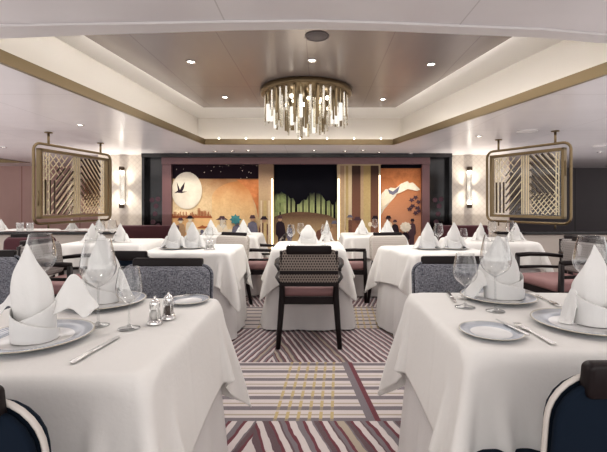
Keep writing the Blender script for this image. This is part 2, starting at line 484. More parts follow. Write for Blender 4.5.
def arc_fn(nt, x, y, z, v):
    n = nt.noise(v, 2.5, 4) * .5; t = clamp(nt, (z - .55) * .95 + (x + 1.7) * .25 + n - .25)
    c = nt.mix(t, (.90, .73, .45), (.42, .20, .085)); g = clamp(nt, nt.noise(v, 16, 6, .8) * 3.0 - 1.2); return nt.mix(g * .35, c, (.28, .14, .07))
def night_fn(nt, x, y, z, v):
    vo = nt.n('ShaderNodeTexVoronoi'); vo.inputs['Scale'].default_value = 13; nt.t.links.new(v, vo.inputs['Vector'])
    s = E(nt, vo.outputs[0]) < .13; return nt.mix(s, (.018, .010, .016), (.75, .66, .55))
def forest_fn(nt, x, y, z, v):
    n = nt.noise(v, 5, 5, .7)
    t = clamp(nt, (z - .85) * -3.2 + 1.7 + n * .6 - .3)
    c = nt.mix(t, (.004, .005, .012), (.34, .38, .20)); return c
def hill_fn(nt, x, y, z, v):
    n = nt.noise(v, 60, 2); t = clamp(nt, (z - .45) * 2.1)
    return nt.mix(n, nt.mix(t, (.42, .31, .18), (.07, .04, .03)), nt.mix(t, (.65, .50, .31), (.20, .13, .09)))
def rust_fn(nt, x, y, z, v):
    n = nt.noise(v, 50, 3); t = clamp(nt, (z - .5) * .9)
    return nt.mix(n, nt.mix(t, (.42, .20, .12), (.30, .11, .05)), nt.mix(t, (.78, .46, .32), (.50, .22, .10)))
P_sky = gradient('mural_warm_sky', sky_fn); P_arc = gradient('mural_arc', arc_fn); P_night = gradient('mural_starry_night', night_fn); P_forest = gradient('mural_forest', forest_fn)
P_hill = gradient('mural_hill', hill_fn); P_rust = gradient('mural_rust', rust_fn)
def fade(lo, hi, zlo=.5, zhi=1.8, nz=30):
    def fn(nt, x, y, z, v):
        n = nt.noise(v, nz, 3, .7); t = clamp(nt, (z - zlo) / (zhi - zlo)); c = nt.mix(t, lo, hi)
        return nt.mix(n * .5, c, tuple(k * .5 for k in hi))
    return fn
F_tan = gradient('pilaster_tan', fade((.70, .54, .34), (.26, .18, .13))); F_gold = gradient('pilaster_gold', fade((.72, .58, .32), (.27, .20, .10)))
F_brown = gradient('pilaster_brown', fade((.34, .17, .12), (.05, .03, .025), nz=50)); F_cream = gradient('pilaster_cream', fade((.80, .70, .54), (.40, .32, .22)))
P_moon = paint('mural_moon', (.62, .575, .50), 4, .28); P_ink = paint('mural_ink', (.035, .025, .035)); P_slate = paint('mural_slate', (.16, .16, .22), 12)
P_red = paint('mural_skyline', (.36, .13, .065)); P_cream = paint('mural_cream', (.74, .66, .54), 9, .15); P_teal = paint('mural_teal', (.07, .23, .26), 14, .5)
P_brown = paint('mural_brown', (.17, .09, .07), 25, .5); P_gold = paint('mural_gold', (.52, .40, .17), 12, .4); P_skin = paint('mural_skin', (.46, .30, .21)); P_green = paint('mural_green', (.22, .27, .13), 16, .5)
P_plum = paint('mural_plum', (.10, .06, .075), 10, .3); P_white = paint('mural_white', (.72, .67, .58), 14, .35); P_black = paint('mural_black', (.004, .004, .008)); P_tan = paint('mural_tan', (.44, .30, .19), 20, .3)
P_orange = paint('mural_orange', (.46, .19, .085), 12, .45); P_tanl = paint('mural_light_tan', (.76, .50, .26), 6, .15)

def flat(mb, pts, layer, m):
    """painted shape: pixel outline laid on the mural wall, a few millimetres proud per layer"""
    y = MY + .04 - layer * .006
    mb.prism([(mx(a), y, mz(b)) for a, b in pts], (0, .004, 0), m)
def shape(name, pts, layer, m, parent):
    mb = MB(); flat(mb, pts, layer, m); o = mb.build(name, m, parent); return o
def disc(cx, cy, r, n=24, ry=None): return [(cx + r * math.cos(2 * PI * k / n), cy + (ry or r) * math.sin(2 * PI * k / n)) for k in range(n)]

pan = empty('mural_panel', (0, 0, 0), 0, 'left mural panel with a white moon, flying bird and warm orange sky', 'mural')
shape('sky', [(172, 164.5), (259, 164.5), (259, 262), (172, 262)], 0, P_sky, pan)
shape('night_band', [(172, 164.5), (259, 164.5), (259, 178.5), (172, 178.5)], 2, P_night, pan)
shape('arc', [(212, 262), (211.5, 198)] + [(211.5 + 34 * (1 - math.cos(t)), 198 - 17.5 * math.sin(t)) for t in [PI / 2 * k / 12 for k in range(1, 13)]] + [(250, 190), (255, 210), (256, 262)], 1, P_arc, pan)
shape('arc', [(236, 179.5), (259, 179.5), (259, 222), (255.5, 205), (249, 190)], 1.6, P_orange, pan)
shape('moon', disc(186.5, 190.5, 15.2, 40, 18.6), 3, P_moon, pan)
shape('bird', [(176.5, 182), (178.2, 186), (179.6, 190), (181, 187), (184.5, 182), (183.6, 188), (181.8, 191.6), (187, 191.4), (181.5, 193), (177, 192.6), (173.8, 193.2), (177.6, 190.4)], 4, P_ink, pan)
sk = [(172, 218), (172, 215)]; x = 172.0
random.seed(3)
for k in range(26):
    h_ = random.choice([1, 2, 3, 1.5, 4.5]) + (3.5 if 16 < k < 23 else 0); sk += [(x, 216.2 - h_), (x + .8, 216.2 - h_), (x + .8, 216.2), (x + 1.5, 216.2)]; x += 1.5
sk += [(212, 218)]
shape('skyline', sk, 3.5, P_red, pan)
shape('water', [(172, 218), (212, 218), (212, 262), (172, 262)], 2.5, P_tanl, pan)
shape('boat', [(197, 227.5), (200, 226.5), (202, 225), (204, 226.4), (209, 226.4), (208, 228.4), (198, 228.4)], 3, P_red, pan)
shape('quay', [(196, 229.5), (259, 229.5), (259, 262), (196, 262)], 2.8, P_white, pan)
def figure(parent, cx, top, w, h, coat, hat=None, face=None, lean=0, brim=0, arms=1, name='painted_figure'):
    """painted standing figure: hat, head, shoulders, coat, elbow"""
    mb = MB(); hd = w * .26; cy = top + hd * 1.3
    body = [(cx - hd * .5 + lean * .2, cy + hd), (cx - w * .42, cy + hd * 1.7), (cx - w * .50, cy + hd * 3), (cx - w * .56 * arms, cy + h * .42), (cx - w * .34, cy + h * .50), (cx - w * .36, cy + h),
            (cx + w * .36, cy + h), (cx + w * .34, cy + h * .50), (cx + w * .56 * arms, cy + h * .40), (cx + w * .48, cy + hd * 3), (cx + w * .40, cy + hd * 1.7), (cx + hd * .5, cy + hd)]
    body = [(a - lean * (b - cy) / h, b) for a, b in body]
    flat(mb, body, 5, coat)
    flat(mb, disc(cx, cy, hd * .85, 14, hd), 6, face or P_skin)
    if hat:
        flat(mb, [(cx - hd * (1.1 + brim), cy - hd * .2), (cx - hd * .9, cy - hd * .9), (cx - hd * .7, cy - hd * 1.45), (cx + hd * .7, cy - hd * 1.45), (cx + hd * .9, cy - hd * .9), (cx + hd * (1.1 + brim), cy - hd * .2)], 7, hat)
    return mb.build(name, coat, parent)
figure(pan, 180.5, 218, 9, 30, P_tan, P_plum, P_cream, 0, .3)
figure(pan, 190, 216, 9, 30, P_white, P_ink, P_cream, -1, .9)
figure(pan, 202, 229, 8, 22, P_slate, None, P_slate)
figure(pan, 222, 216.5, 12, 30, P_cream, P_plum, P_cream, 1, .9)
figure(pan, 237, 219, 10, 30, P_slate, None, P_slate)
star = []
for k in range(16):
    a = 2 * PI * k / 16; rr = 6.2 if k % 2 == 0 else 4.0; star.append((235.5 + rr * math.cos(a), 219.5 + rr * math.sin(a) * .9))
shape('feather_headdress', star, 8, P_teal, pan)
figure(pan, 252.5, 215.5, 10, 34, P_slate, P_plum, P_skin, 1, .1)

pan2 = empty('mural_panel', (0, 0, 0), 0, 'centre mural panel with a dark tree canopy over a rounded brown hill', 'mural')
shape('forest_sky', [(274, 164.5), (337, 164.5), (337, 262), (274, 262)], 0, P_forest, pan2)
can = [(274, 164.5), (337, 164.5), (337, 198)]
for k in range(0, 19):
    xx = 336 - k * 3.3; can.append((xx, 197 + 6.5 * math.sin(k * .62 + .8) + 2.5 * math.sin(k * 2.3)))
shape('tree_canopy', can + [(274, 196)], 2, P_black, pan2)
for xx, w in ((287, 1.2), (291, 1), (296, 1.6), (303, .9), (309, 1), (315.5, 1.4), (321, .9), (326, 1.2), (331, .9), (334.5, 1.4), (280, 1)):
    shape('tree_trunk', [(xx - w * .5, 192), (xx + w * .5, 192), (xx + w * .8, 222), (xx - w * .8, 222)], 1.5, P_black, pan2)
for xx in (277, 299, 306, 312, 324, 329):
    shape('tree_trunk', [(xx - .45, 200), (xx + .45, 200), (xx + .6, 220), (xx - .6, 220)], 1.3, P_green, pan2)
for (bx, by) in ((279, 205), (281, 196)):
    fr = []
    for k in range(9): fr += [(bx - 4 + k, by + 6 - abs(k - 4) * .2), (bx - 3.6 + k, by - 2 - (4 - abs(k - 4)) * .7)]
    shape('fern', fr + [(bx + 5, by + 7), (bx - 4, by + 7)], 2.3, P_green, pan2)
shape('hill', [(274, 262), (274, 217)] + [(274 + k * 63 / 16, 217.5 - 5.6 * math.sin(PI * min(1, (k / 16) ** .75 * 1.05 * .92))) for k in range(1, 15)] + [(333, 217.8), (337, 219), (337, 262)], 3, P_hill, pan2)
figure(pan2, 280, 216, 9, 36, P_ink, P_plum, P_skin, -2, .1)
figure(pan2, 289.5, 224, 6, 26, P_slate, None, P_ink)
figure(pan2, 303, 228, 8, 22, P_plum, None, P_cream); figure(pan2, 324, 226, 8, 22, P_brown, None, P_tan)
shape('fox', [(314, 240), (317, 231), (322, 228.5), (330, 227.5), (335, 229), (330, 233), (326, 240)], 4, P_brown, pan2)
figure(pan2, 334.5, 221, 10, 28, P_tan, P_slate, P_tan, 0, .3)

pan3 = empty('mural_panel', (0, 0, 0), 0, 'right mural panel in rust orange with leaping white foxes and dark leaves', 'mural')
shape('rust_ground', [(380, 167), (421.5, 167), (421.5, 262), (380, 262)], 0, P_rust, pan3)
shape('rust_band', [(380, 169), (421.5, 169), (421.5, 192), (408, 186), (398, 188), (392, 178), (380, 176)], .8, P_orange, pan3)
shape('dark_band', [(380, 164.5), (421.5, 164.5), (421.5, 168), (380, 168)], 2, P_black, pan3)
shape('mist', [(380, 196), (386, 189), (394, 190), (402, 183), (396, 196), (389, 204), (384, 210), (380, 218)], 1.5, P_white, pan3)
shape('leaping_fox', [(387, 190), (391, 187.5), (397, 188.5), (401, 184), (405, 182), (408, 181), (409.5, 183), (413, 182.4), (415, 184), (420.5, 189.5), (417.5, 191), (413, 190), (408, 189), (402, 192), (397, 194), (393, 193)], 3, P_white, pan3)
shape('leaping_fox', [(382, 201), (385, 198), (388, 193), (391, 190), (395, 193), (392, 196), (389, 203), (385, 206), (382, 211)], 3.4, P_cream, pan3)
shape('fox_ear', [(389.5, 193.5), (388, 189), (393, 191.5), (397, 188.5), (400, 186), (398, 192), (393, 195)], 4, P_slate, pan3)
lf = []
for (lx, ly) in ((412, 200), (416, 197.5), (419, 202), (413, 206), (418, 208), (410, 209), (416, 213), (419.5, 211)):
    mb = MB(); a0 = random.uniform(-.8, .8)
    pts = []
    for k in range(10):
        a = 2 * PI * k / 10; rr = 3.2 if k % 2 == 0 else 1.7; pts.append((lx + rr * math.cos(a + a0), ly + rr * .8 * math.sin(a + a0)))
    flat(mb, [(min(421, a), b) for a, b in pts], 2 + .2 * len(lf), P_plum); lf.append(mb.build('leaf', P_plum, pan3))
figure(pan3, 388.5, 216, 9, 30, P_cream, P_ink, P_brown, 1, .2)
figure(pan3, 395, 220, 7, 28, P_ink, P_plum, P_skin, -1, .2)
figure(pan3, 405.5, 227, 9, 20, P_ink, None, P_slate)
bl = []
for k in range(20):
    a = 2 * PI * k / 20; rr = 6.0 if k % 2 else 5.0; bl.append((405.5 + rr * math.cos(a), 227 + rr * .9 * math.sin(a)))
shape('white_wig', bl, 8, P_white, pan3)
figure(pan3, 412.5, 219, 7, 30, P_plum, P_ink, P_brown, 1, 0)

# pilasters between the panels, with lit edges
LE = emission('pilaster_glow', (1, .86, .62), 4.5)
pl = empty('pilaster', (0, 0, 0), 0, 'cream striped pilaster between the moon and forest murals', 'pilaster')
MB().box((mx(266.5), MY, mz(164.5) / 2), (mx(274) - mx(259), .14, mz(164.5)), m=F_tan).build('board', F_tan, pl)
for a, b, m in ((261, 262.5, F_cream), (264, 267, F_gold), (268.5, 270.5, F_cream)): MB().box((mx((a + b) / 2), MY - .075, .6), (mx(b) - mx(a), .01, 1.36 - .1)).build('stripe', m, pl)
MB().box((mx(272.6), MY - .075, .95), (.028, .02, 1.42)).build('glowing_strip', LE, pl)
figure(pl, 264.5, 216.5, 10, 30, P_brown, P_ink, P_skin, 0, .5)
for ch in pl.children:
    if ch.name.startswith('painted_figure'): ch.location = (0, -.085, 0)
pr = empty('pilaster', (0, 0, 0), 0, 'broad striped pilaster of cream, brown and gold right of the forest mural', 'pilaster')
MB().box((mx(358.5), MY, mz(164.5) / 2), (mx(380) - mx(337), .14, mz(164.5))).build('board', F_cream, pr)
for a, b, m in ((340, 344, F_tan), (345.5, 348, F_gold), (351.5, 360, F_brown), (360, 363, F_tan), (363, 370, F_gold), (370, 378, F_brown)): MB().box((mx((a + b) / 2), MY - .075, mz(166) / 2), (mx(b) - mx(a), .01, mz(166))).build('stripe', m, pr)
MB().box((mx(338.4), MY - .075, .95), (.028, .02, 1.42)).build('glowing_strip', LE, pr)
MB().box((mx(379), MY - .075, .92), (.024, .02, 1.62)).build('glowing_strip', LE, pr)  # plain cream edge of the board, made to glow
for q in ((349.5, 215, 8, 28, P_brown, P_slate, P_tan, 0, .6), (357, 217, 11, 28, P_brown, P_plum, P_brown, 0, .6), (369.5, 221, 9, 24, P_cream, None, P_cream), (374.5, 216, 10, 30, P_brown, P_ink, P_brown, 0, .2)):
    figure(pr, *q).location = (0, -.085, 0)
# dark glossy side bays
for a, b, s in ((145, 163, 'left'), (429, 449, 'right')):
    t = empty('side_bay', (0, 0, 0), 0, 'dark mirrored bay at the %s end of the mural wall' % s, 'bay')
    MB().box((mx((a + b) / 2), MY + .08, mz(158) / 2), (mx(b) - mx(a), .05, mz(158))).build('mirror', M['black'], t)
    MB().box((mx(a if s == 'left' else b), MY, mz(158) / 2), (.05, .2, mz(158))).build('edge_post', M['black'], t)
    c = (a + b) / 2
    for (dx, yy) in ((-3, 200), (1, 206), (3, 199), (0, 214), (-2, 222), (3, 226)):
        o = shape('reflected_leaf', disc(c + dx, yy, 2.6, 8), -1.8, P_plum, t)  # the mural's reflection in the mirror, laid on as flat plum discs
# ------------------------------------------------------------------ cloth that really drapes
TT = .75
def drape(ax, ay, over, seed, rot=0.0, N=58, steps=330, shift=(0, 0), FL=.09, wind=3.0):
    """a square of linen dropped over a table; returns vertex grid (local to the table)"""
    rng = np.random.RandomState(seed)
    sx, sy = 2 * (ax + over), 2 * (ay + over)
    nx, ny = N, int(round(N * sy / sx))
    u = np.linspace(-sx / 2, sx / 2, nx); v = np.linspace(-sy / 2, sy / 2, ny)
    U, V = np.meshgrid(u, v, indexing='ij')
    c, s = math.cos(rot), math.sin(rot)
    P = np.stack([c * U - s * V + shift[0], s * U + c * V + shift[1], np.full_like(U, TT + .006)], -1)
    P[..., 2] += rng.rand(nx, ny) * .002
    pin = (np.abs(P[..., 0]) < ax - .01) & (np.abs(P[..., 1]) < ay - .01)
    P0 = P.copy(); Q = P.copy(); dx, dy = u[1] - u[0], v[1] - v[0]
    w = np.where(pin, 0.0, 1.0)[..., None]
    def con(A, B, wa, wb, L, k=1.0):
        d = P[B] - P[A]; l = np.sqrt((d ** 2).sum(-1, keepdims=True)) + 1e-9
        ws = wa + wb; ws = np.where(ws == 0, 1, ws); g = k * (l - L) / l / ws * d
        P[A] += wa * g; P[B] -= wb * g
    sl = slice
    fam = []
    for st in (0, 1):
        n = (nx - st) // 2; fam.append(((sl(st, st + 2 * n, 2), sl(None)), (sl(st + 1, st + 2 * n, 2), sl(None)), dx, 1.0))
        m = (ny - st) // 2; fam.append(((sl(None), sl(st, st + 2 * m, 2)), (sl(None), sl(st + 1, st + 2 * m, 2)), dy, 1.0))
    fam = [((sl(a[0].start, None if a[0].start is None else a[0].stop, a[0].step), a[1]), b, L, k) for a, b, L, k in fam]
    def fit(a, b):
        A, B = P[a].shape, P[b].shape; return A == B
    D = math.hypot(dx, dy)
    for st in (0, 1):
        n = (nx - 1 - st + 1) // 2
        ia = sl(st, min(st + 2 * n, nx - 1), 2); ib = sl(st + 1, min(st + 2 * n + 1, nx), 2)
        fam.append(((ia, sl(0, ny - 1)), (ib, sl(1, ny)), D, .35)); fam.append(((ia, sl(1, ny)), (ib, sl(0, ny - 1)), D, .35))
    bend = [((sl(0, nx - 2), sl(None)), (sl(2, nx), sl(None)), 2 * dx), ((sl(None), sl(0, ny - 2)), (sl(None), sl(2, ny)), 2 * dy)]
    fam = [(a, b, L, k) for a, b, L, k in fam if fit(a, b)]
    dt = .014
    cu = np.clip(np.abs(U) - ax, 0, 1); cv_ = np.clip(np.abs(V) - ay, 0, 1); cw = np.minimum(cu, cv_) / over
    wdir = np.stack([np.sign(P0[..., 0]), np.sign(P0[..., 1])], -1) * .707
    for it in range(steps):
        vel = (P - Q) * .975; Q = P.copy()
        P = P + vel * w; P[..., 2] -= 9.8 * dt * dt * w[..., 0]; P[..., :2] += wdir * (cw * wind * dt * dt)[..., None]
        for sub in range(7):
            for a, b, L, k in fam: con(a, b, w[a], w[b], L, k)
            if sub % 3 == 0:
                for a, b, L in bend:
                    d = P[b] - P[a]; l = np.sqrt((d ** 2).sum(-1, keepdims=True)) + 1e-9
                    g = .10 * np.minimum(l - L, 0) / l * d; P[a] += w[a] * g; P[b] -= w[b] * g
            z = P[..., 2]; below = z < TT + .004
            hx = ax + FL * np.clip(TT - z, 0, 1) + .012; hy = ay + FL * np.clip(TT - z, 0, 1) + .012
            px = hx - np.abs(P[..., 0]); py = hy - np.abs(P[..., 1]); pz = TT + .004 - z
            inside = below & (px > 0) & (py > 0)
            top = inside & (pz < px) & (pz < py) | (inside & (pz < .012))
            P[..., 2] = np.where(top, TT + .004, P[..., 2])
            sxm = inside & ~top & (px <= py); sym = inside & ~top & (py < px)
            P[..., 0] = np.where(sxm, np.sign(P[..., 0]) * hx, P[..., 0]); P[..., 1] = np.where(sym, np.sign(P[..., 1]) * hy, P[..., 1])
            P[..., 2] = np.maximum(P[..., 2], .02)
        P = np.where(pin[..., None], P0, P)
    P[..., 2] = np.where(pin, TT + .005, P[..., 2])
    return P
def cloth_object(P, name='tablecloth'):
    mb = MB(); mb.grid(P.tolist())
    o = mb.build(name, M['linen'])
    s = o.modifiers.new('sub', 'SUBSURF'); s.levels = 1; s.render_levels = 1
    sd = o.modifiers.new('thick', 'SOLIDIFY'); sd.thickness = .0025; sd.offset = 1
    return o
def under_cloth(ax, ay, seed=0, low=.015, FL=.09):
    rng = random.Random(seed); n = 160; m = 14; G = []
    ph = [rng.uniform(0, 6.28) for _ in range(4)]
    for j in range(m + 1):
        t = j / m; z = TT - .002 - (TT - .002 - low) * t; row = []
        for i in range(n):
            a = 2 * PI * i / n
            e = 8.0 - 3.5 * t                                       # superellipse: square top, softer hem
            cx_, sy_ = math.cos(a), math.sin(a)
            k = (abs(cx_) ** e + abs(sy_) ** e) ** (-1 / e)
            ex = ax + (FL * (TT - z)) * .96; ey = ay + (FL * (TT - z)) * .96
            wv = t * t * (.010 * math.sin(9 * a + ph[0]) + .007 * math.sin(17 * a + ph[1]) + .006 * math.sin(5 * a + ph[2]))
            cor = t * .03 * max(0, abs(math.sin(2 * a))) ** 10
            row.append(Vector((k * cx_ * (ex - .006 + wv + cor), k * sy_ * (ey - .006 + wv + cor), z)))
        G.append(row)
    mb = MB()
    G2 = [[G[j][i] for j in range(m + 1)] for i in range(n)]
    mb.grid(G2, closed_u=True)
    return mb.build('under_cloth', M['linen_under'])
def table_frame(ax, ay):
    t = empty('dining_table')
    MB().box((0, 0, TT - .017), (2 * ax - .016, 2 * ay - .016, .026), bev=.006).build('tabletop', M['wood'], t)
    MB().tube([(0, 0, .03), (0, 0, TT - .03)], .045, 14).build('pedestal', M['rubber'], t)
    MB().lathe([(0, 0), (.26, 0), (.26, .012), (.05, .03), (0, .03)], 28).build('base', M['rubber'], t)
    return t
def lay_table(c, ax, ay, rz, over, seed, where, P=None, rot=0.0, shift=(0, 0), FL=.09, wind=3.0, N=58, steps=330):
    t = table_frame(ax, ay); t.location = (c[0], c[1], 0); t.rotation_euler = (0, 0, rz)
    tag(t, 'linen-covered pedestal table, ' + where, 'table', 'dining tables')
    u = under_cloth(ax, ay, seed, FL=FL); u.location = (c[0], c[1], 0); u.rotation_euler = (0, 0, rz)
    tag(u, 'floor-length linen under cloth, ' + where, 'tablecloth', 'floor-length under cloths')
    if P is None: P = drape(ax, ay, over, seed, rot=rot, shift=shift, FL=FL, wind=wind, N=N, steps=steps)
    o = cloth_object(P); o.location = (c[0], c[1], 0.0); o.rotation_euler = (0, 0, rz)
    tag(o, 'white draped top cloth, ' + where, 'tablecloth', 'white tablecloths')
    return P

NL = (-.82, 1.385); NR = (.86, 1.52)
lay_table(NL, .405, .40, 0, .30, 1, 'on the near left table beside the cut-off navy chair', rot=R(2), N=84, steps=360, wind=4.5)
lay_table(NR, .405, .375, 0, .30, 5, 'on the near right table beside the dark-capped navy chair', rot=R(-2), N=84, steps=360, wind=4.5)
CT = (-.035, 4.12)
lay_table(CT, .34, .34, 0, .27, 3, 'on the centre table behind the dotted-back armchair', FL=.17)
ML = (-1.10, 3.78)
Pm = lay_table(ML, .385, .36, 0, .29, 8, 'on the middle left table with two napkins and shakers', rot=R(4))
MR = (1.12, 3.70)
lay_table(MR, .385, .36, R(14), .29, 8, 'on the middle right table, turned slightly', P=Pm)
BL = (-1.10, 5.42); BR = (.80, 5.40)
Pb = lay_table(BL, .39, .35, 0, .27, 12, 'on the back left table in front of the orange mural')
lay_table(BR, .39, .35, 0, .27, 12, 'on the back right table in front of the striped pilaster', P=Pb)
SL = (-2.18, 4.45); SR = (2.02, 4.62)
lay_table(SL, .43, .35, 0, .25, 12, 'on the left side table before the low partition', P=drape(.43, .35, .25, 14, N=44, steps=260))
lay_table(SR, .43, .35, 0, .25, 12, 'on the right side table before the low partition', P=drape(.43, .35, .25, 15, N=44, steps=260))
FT = []
for i, (x, y, w) in enumerate(((-3.55, 6.3, 'far left table behind the partition, nearest the screen'), (-4.55, 6.3, 'far left table behind the partition, outer one'))):
    Pf = drape(.38, .35, .2, 20, N=30, steps=120) if i == 0 else Pf
    lay_table((x, y), .38, .35, 0, .2, 20, 'on the ' + w, P=Pf)

# ------------------------------------------------------------------ armchair
def make_chair(front, rear, cap=True, seat='leather', arms=True):
    CR = .085 if front == 'navy' else .05
    BH = .29 if arms else .315
    t = empty('dining_armchair' if arms else 'dining_chair')
    W = M['wood']
    tl = R(7)
    # seat
    mb = MB(); P = []
    for z, ins in ((.405, .012), (.415, .002), (.455, 0), (.478, .012), (.488, .04), (.491, .10)):
        ring = []
        for (a, b) in rrect(.50 - 2 * ins, .46 - 2 * ins, .06 - min(.04, ins * .5), 5): ring.append(Vector((a * (1 + .10 * (b + .23) / .46), b + .01, z)))
        P.append(ring)
    n = len(P[0]); V = [[mb.bm.verts.new(p) for p in r] for r in P]
    for a in range(len(V) - 1):
        for j in range(n): f = mb.bm.faces.new((V[a][j], V[a][(j + 1) % n], V[a + 1][(j + 1) % n], V[a + 1][j])); f.smooth = True
    for r in (V[0][::-1], V[-1]): f = mb.bm.faces.new(r); f.smooth = True
    mb.build('seat', M[seat], t)
    mb = MB(); mb.box((0, -.225, .375), (.43, .03, .06), bev=.005).box((0, .215, .375), (.50, .03, .06), bev=.005)
    for s in (-1, 1): mb.box((s * .245, 0, .375), (.03, .44, .06), rot=-s * R(3.5), bev=.005)
    mb.build('seat_frame', W, t)
    for s in (-1, 1):
        lp = [(s * .250, -.30, 0), (s * .236, -.255, .20), (s * .222, -.235, .40), (s * .222, -.245, .55), (s * .222, -.285, .79)]; lr = [.019, .023, .026, .022, .015]
        if not arms: lp = lp[:3] + [(s * .21, -.232, .53)]; lr = lr[:3] + [.014]
        MB().tube(lp, lr, 8).build('leg', W, t)
        if not arms:
            MB().tube([(s * .225, .205, 0), (s * .232, .205, .375)], [.016, .022], 8).build('leg', W, t); continue
        MB().tube([(s * .285, .225, 0), (s * .283, .222, .35), (s * .283, .215, .645)], [.017, .024, .022], 8).build('leg', W, t)
        mb = MB()
        mb.tube([(s * .283, .225, .652), (s * .290, .08, .658), (s * .280, -.10, .652), (s * .235, -.265, .635)], [.022, .021, .019, .017], 8)
        mb.tube([(s * .283, .212, .535), (s * .283, -.05, .535), (s * .235, -.255, .53)], .014, 8)
        mb.build('arm', W, t)
    # back
    fb = MB(); pad(fb, .46, BH, .04, CR, .505, -.225, tilt=tl, lower=True); fb.build('backrest', M[front], t)
    rb = MB(); pad(rb, .462, BH + .002, .018, CR + .002, .503, -.254, tilt=tl, edge=.005); rb.build('back_panel', M[rear], t)
    nv = front == 'navy'; y = -.241 if nv else -.2545
    ring = [(a, y - math.sin(tl) * (b + .148), .502 + .148 + (BH - .29) / 2 + b * math.cos(tl)) for a, b in rrect(.474 if nv else .466, BH + (.014 if nv else .006), CR + .006, 7)]
    MB().tube(ring, .0055 if nv else .0075, 6, closed=True).build('piping', M['piping'] if nv else M[rear if rear != 'navy' else front], t)
    if cap:
        cb = MB(); pad(cb, .365, .070, .030, .013, .765 + (BH - .29) * .9, -.292, tilt=tl, edge=.005); cb.build('top_rail', W, t)
    if not arms: return t
    mb = MB(); mb.box((0, -.275, .615), (.475, .022, .028), bev=.006); mb.box((0, -.262, .515), (.47, .026, .03), bev=.006)
    mb.build('back_rail', W, t)
    return t
G = 'armchairs round the dining tables'
C_dots = Proto(lambda: make_chair('dots', 'dots'))
C_tweed = Proto(lambda: make_chair('tweed', 'navy', arms=False, seat='navy'))
C_cream = Proto(lambda: make_chair('cream_weave', 'cream_weave', arms=False))
C_burg = Proto(lambda: make_chair('burgundy', 'burgundy', arms=False))
C_grey = Proto(lambda: make_chair('grey_weave', 'grey_weave'))
C_dots((-.025, 3.53, 0), 0, 'dark wood armchair with dotted woven back, facing away in the centre aisle', 'chair', G)
C_tweed((-.775, 1.85, 0), PI, 'grey tweed chair with black top rail behind the near left table', 'chair', G, 1.03)
C_tweed((.80, 1.93, 0), PI, 'grey tweed chair with black top rail behind the near right table', 'chair', G, 1.03)
C_navy = Proto(lambda: make_chair('navy', 'navy', arms=False, seat='navy'))
C_navy((-.69, .98, 0), R(-3), 'navy-backed chair with cream piping, cut off at bottom left', 'chair', G, 1.02)
C_navy((.70, 1.08, 0), R(2), 'navy-backed chair with cream piping and black top rail at bottom right', 'chair', G, 1.02)
C_navy((-1.33, 3.13, 0), R(-3), 'navy-backed chair drawn up to the middle left table', 'chair', G, .98)
C_tweed((-2.06, 2.22, 0), PI, 'grey-blue tweed chair at far left, half hidden by the tall napkin', 'chair', G)
C_cream((-1.05, 4.50, 0), R(155), 'pale upholstered chair with black top rail behind the middle left table', 'chair', G, .97)
C_cream((.95, 4.48, 0), R(190), 'pale upholstered chair with black top rail behind the middle right table', 'chair', G, .97)
C_burg((-2.90, 3.95, 0), R(195), 'burgundy chair with black top rail at the left edge before the partition', 'chair', G)
C_grey((2.30, 3.72, 0), R(98), 'grey-backed dark wood armchair beside the middle right table, seen side on', 'chair', G, 1.02)
C_grey((-2.20, 3.62, 0), R(-95), 'grey-backed armchair with mauve seat seen side on through the left wine glasses', 'chair', G, 1.02)
C_dots((-.62, 5.0, 0), R(90), 'dark armchair seen side on at left behind the centre table', 'chair', G, .95)
C_dots((.42, 5.0, 0), R(-90), 'dark armchair seen side on at right behind the centre table', 'chair', G, .95)
C_grey((2.95, 4.2, 0), R(165), 'dark armchair at right in front of the cream partition, rightmost of all chairs', 'chair', G, .98)
# banquette seats along the mural and the partitions
for x, w, lab, rz in ((-2.95, 1.1, 'dark burgundy banquette below the left dark bay of the mural wall', 0), (2.72, .9, 'dark burgundy banquette below the right dark bay of the mural wall', 0)):
    t = empty('banquette', (x, 7.0, 0), rz, lab, 'bench')
    MB().box((0, 0, .22), (w, .50, .40), bev=.02).build('base', M['burgundy'], t)
    MB().box((0, -.02, .45), (w - .02, .50, .07), bev=.025).build('seat', M['burgundy'], t)
    MB().box((0, .21, .60), (w, .10, .36), bev=.03).build('backrest', M['burgundy'], t)
# ------------------------------------------------------------------ tableware
Z0 = TT + .009
def make_charger(r=.16):
    t = empty('charger_plate')
    k = 1.0
    o = MB().lathe([(0, 0), (.62, 0), (.66, .02), (.97, .105), (1.0, .12), (.99, .135), (.66, .06), (.62, .045), (0, .04)], 56).build('plate', M['rimmed'], t)
    o.scale = (r, r, .16)
    return t
def plate_obj():
    o = MB().lathe([(0, 0), (.62, 0), (.66, .02), (.97, .105), (1.0, .12), (.99, .135), (.66, .06), (.62, .045), (0, .04)], 56).build('charger_plate', M['rimmed'])
    return o
PL = Proto(plate_obj)
def plate(x, y, r, label, cat='plate', name='charger_plate', group='blue-rimmed plates'):
    o = PL((x, y, Z0), 0, label, cat, group); o.scale = (r, r, .16 if r > .12 else .11); o.name = name; return o
plate(-.845, 1.225, .16, 'blue-rimmed charger plate under the tall left-edge napkin')
plate(-.86, 1.665, .16, 'blue-rimmed charger plate under the fanned napkin, far side of near left table')
plate(.925, 1.365, .16, 'blue-rimmed charger plate under the pointed napkin at the right edge')
plate(.81, 1.745, .155, 'blue-rimmed charger plate under the tall napkin, far side of near right table')
plate(-.525, 1.70, .088, 'small bread plate at the far right corner of the near left table', name='bread_plate')
plate(.575, 1.285, .098, 'small bread plate with a butter knife on the near right table', name='bread_plate')
SMALL = [(ML[0] - .20, ML[1] - .14), (ML[0] + .04, ML[1] - .16)]
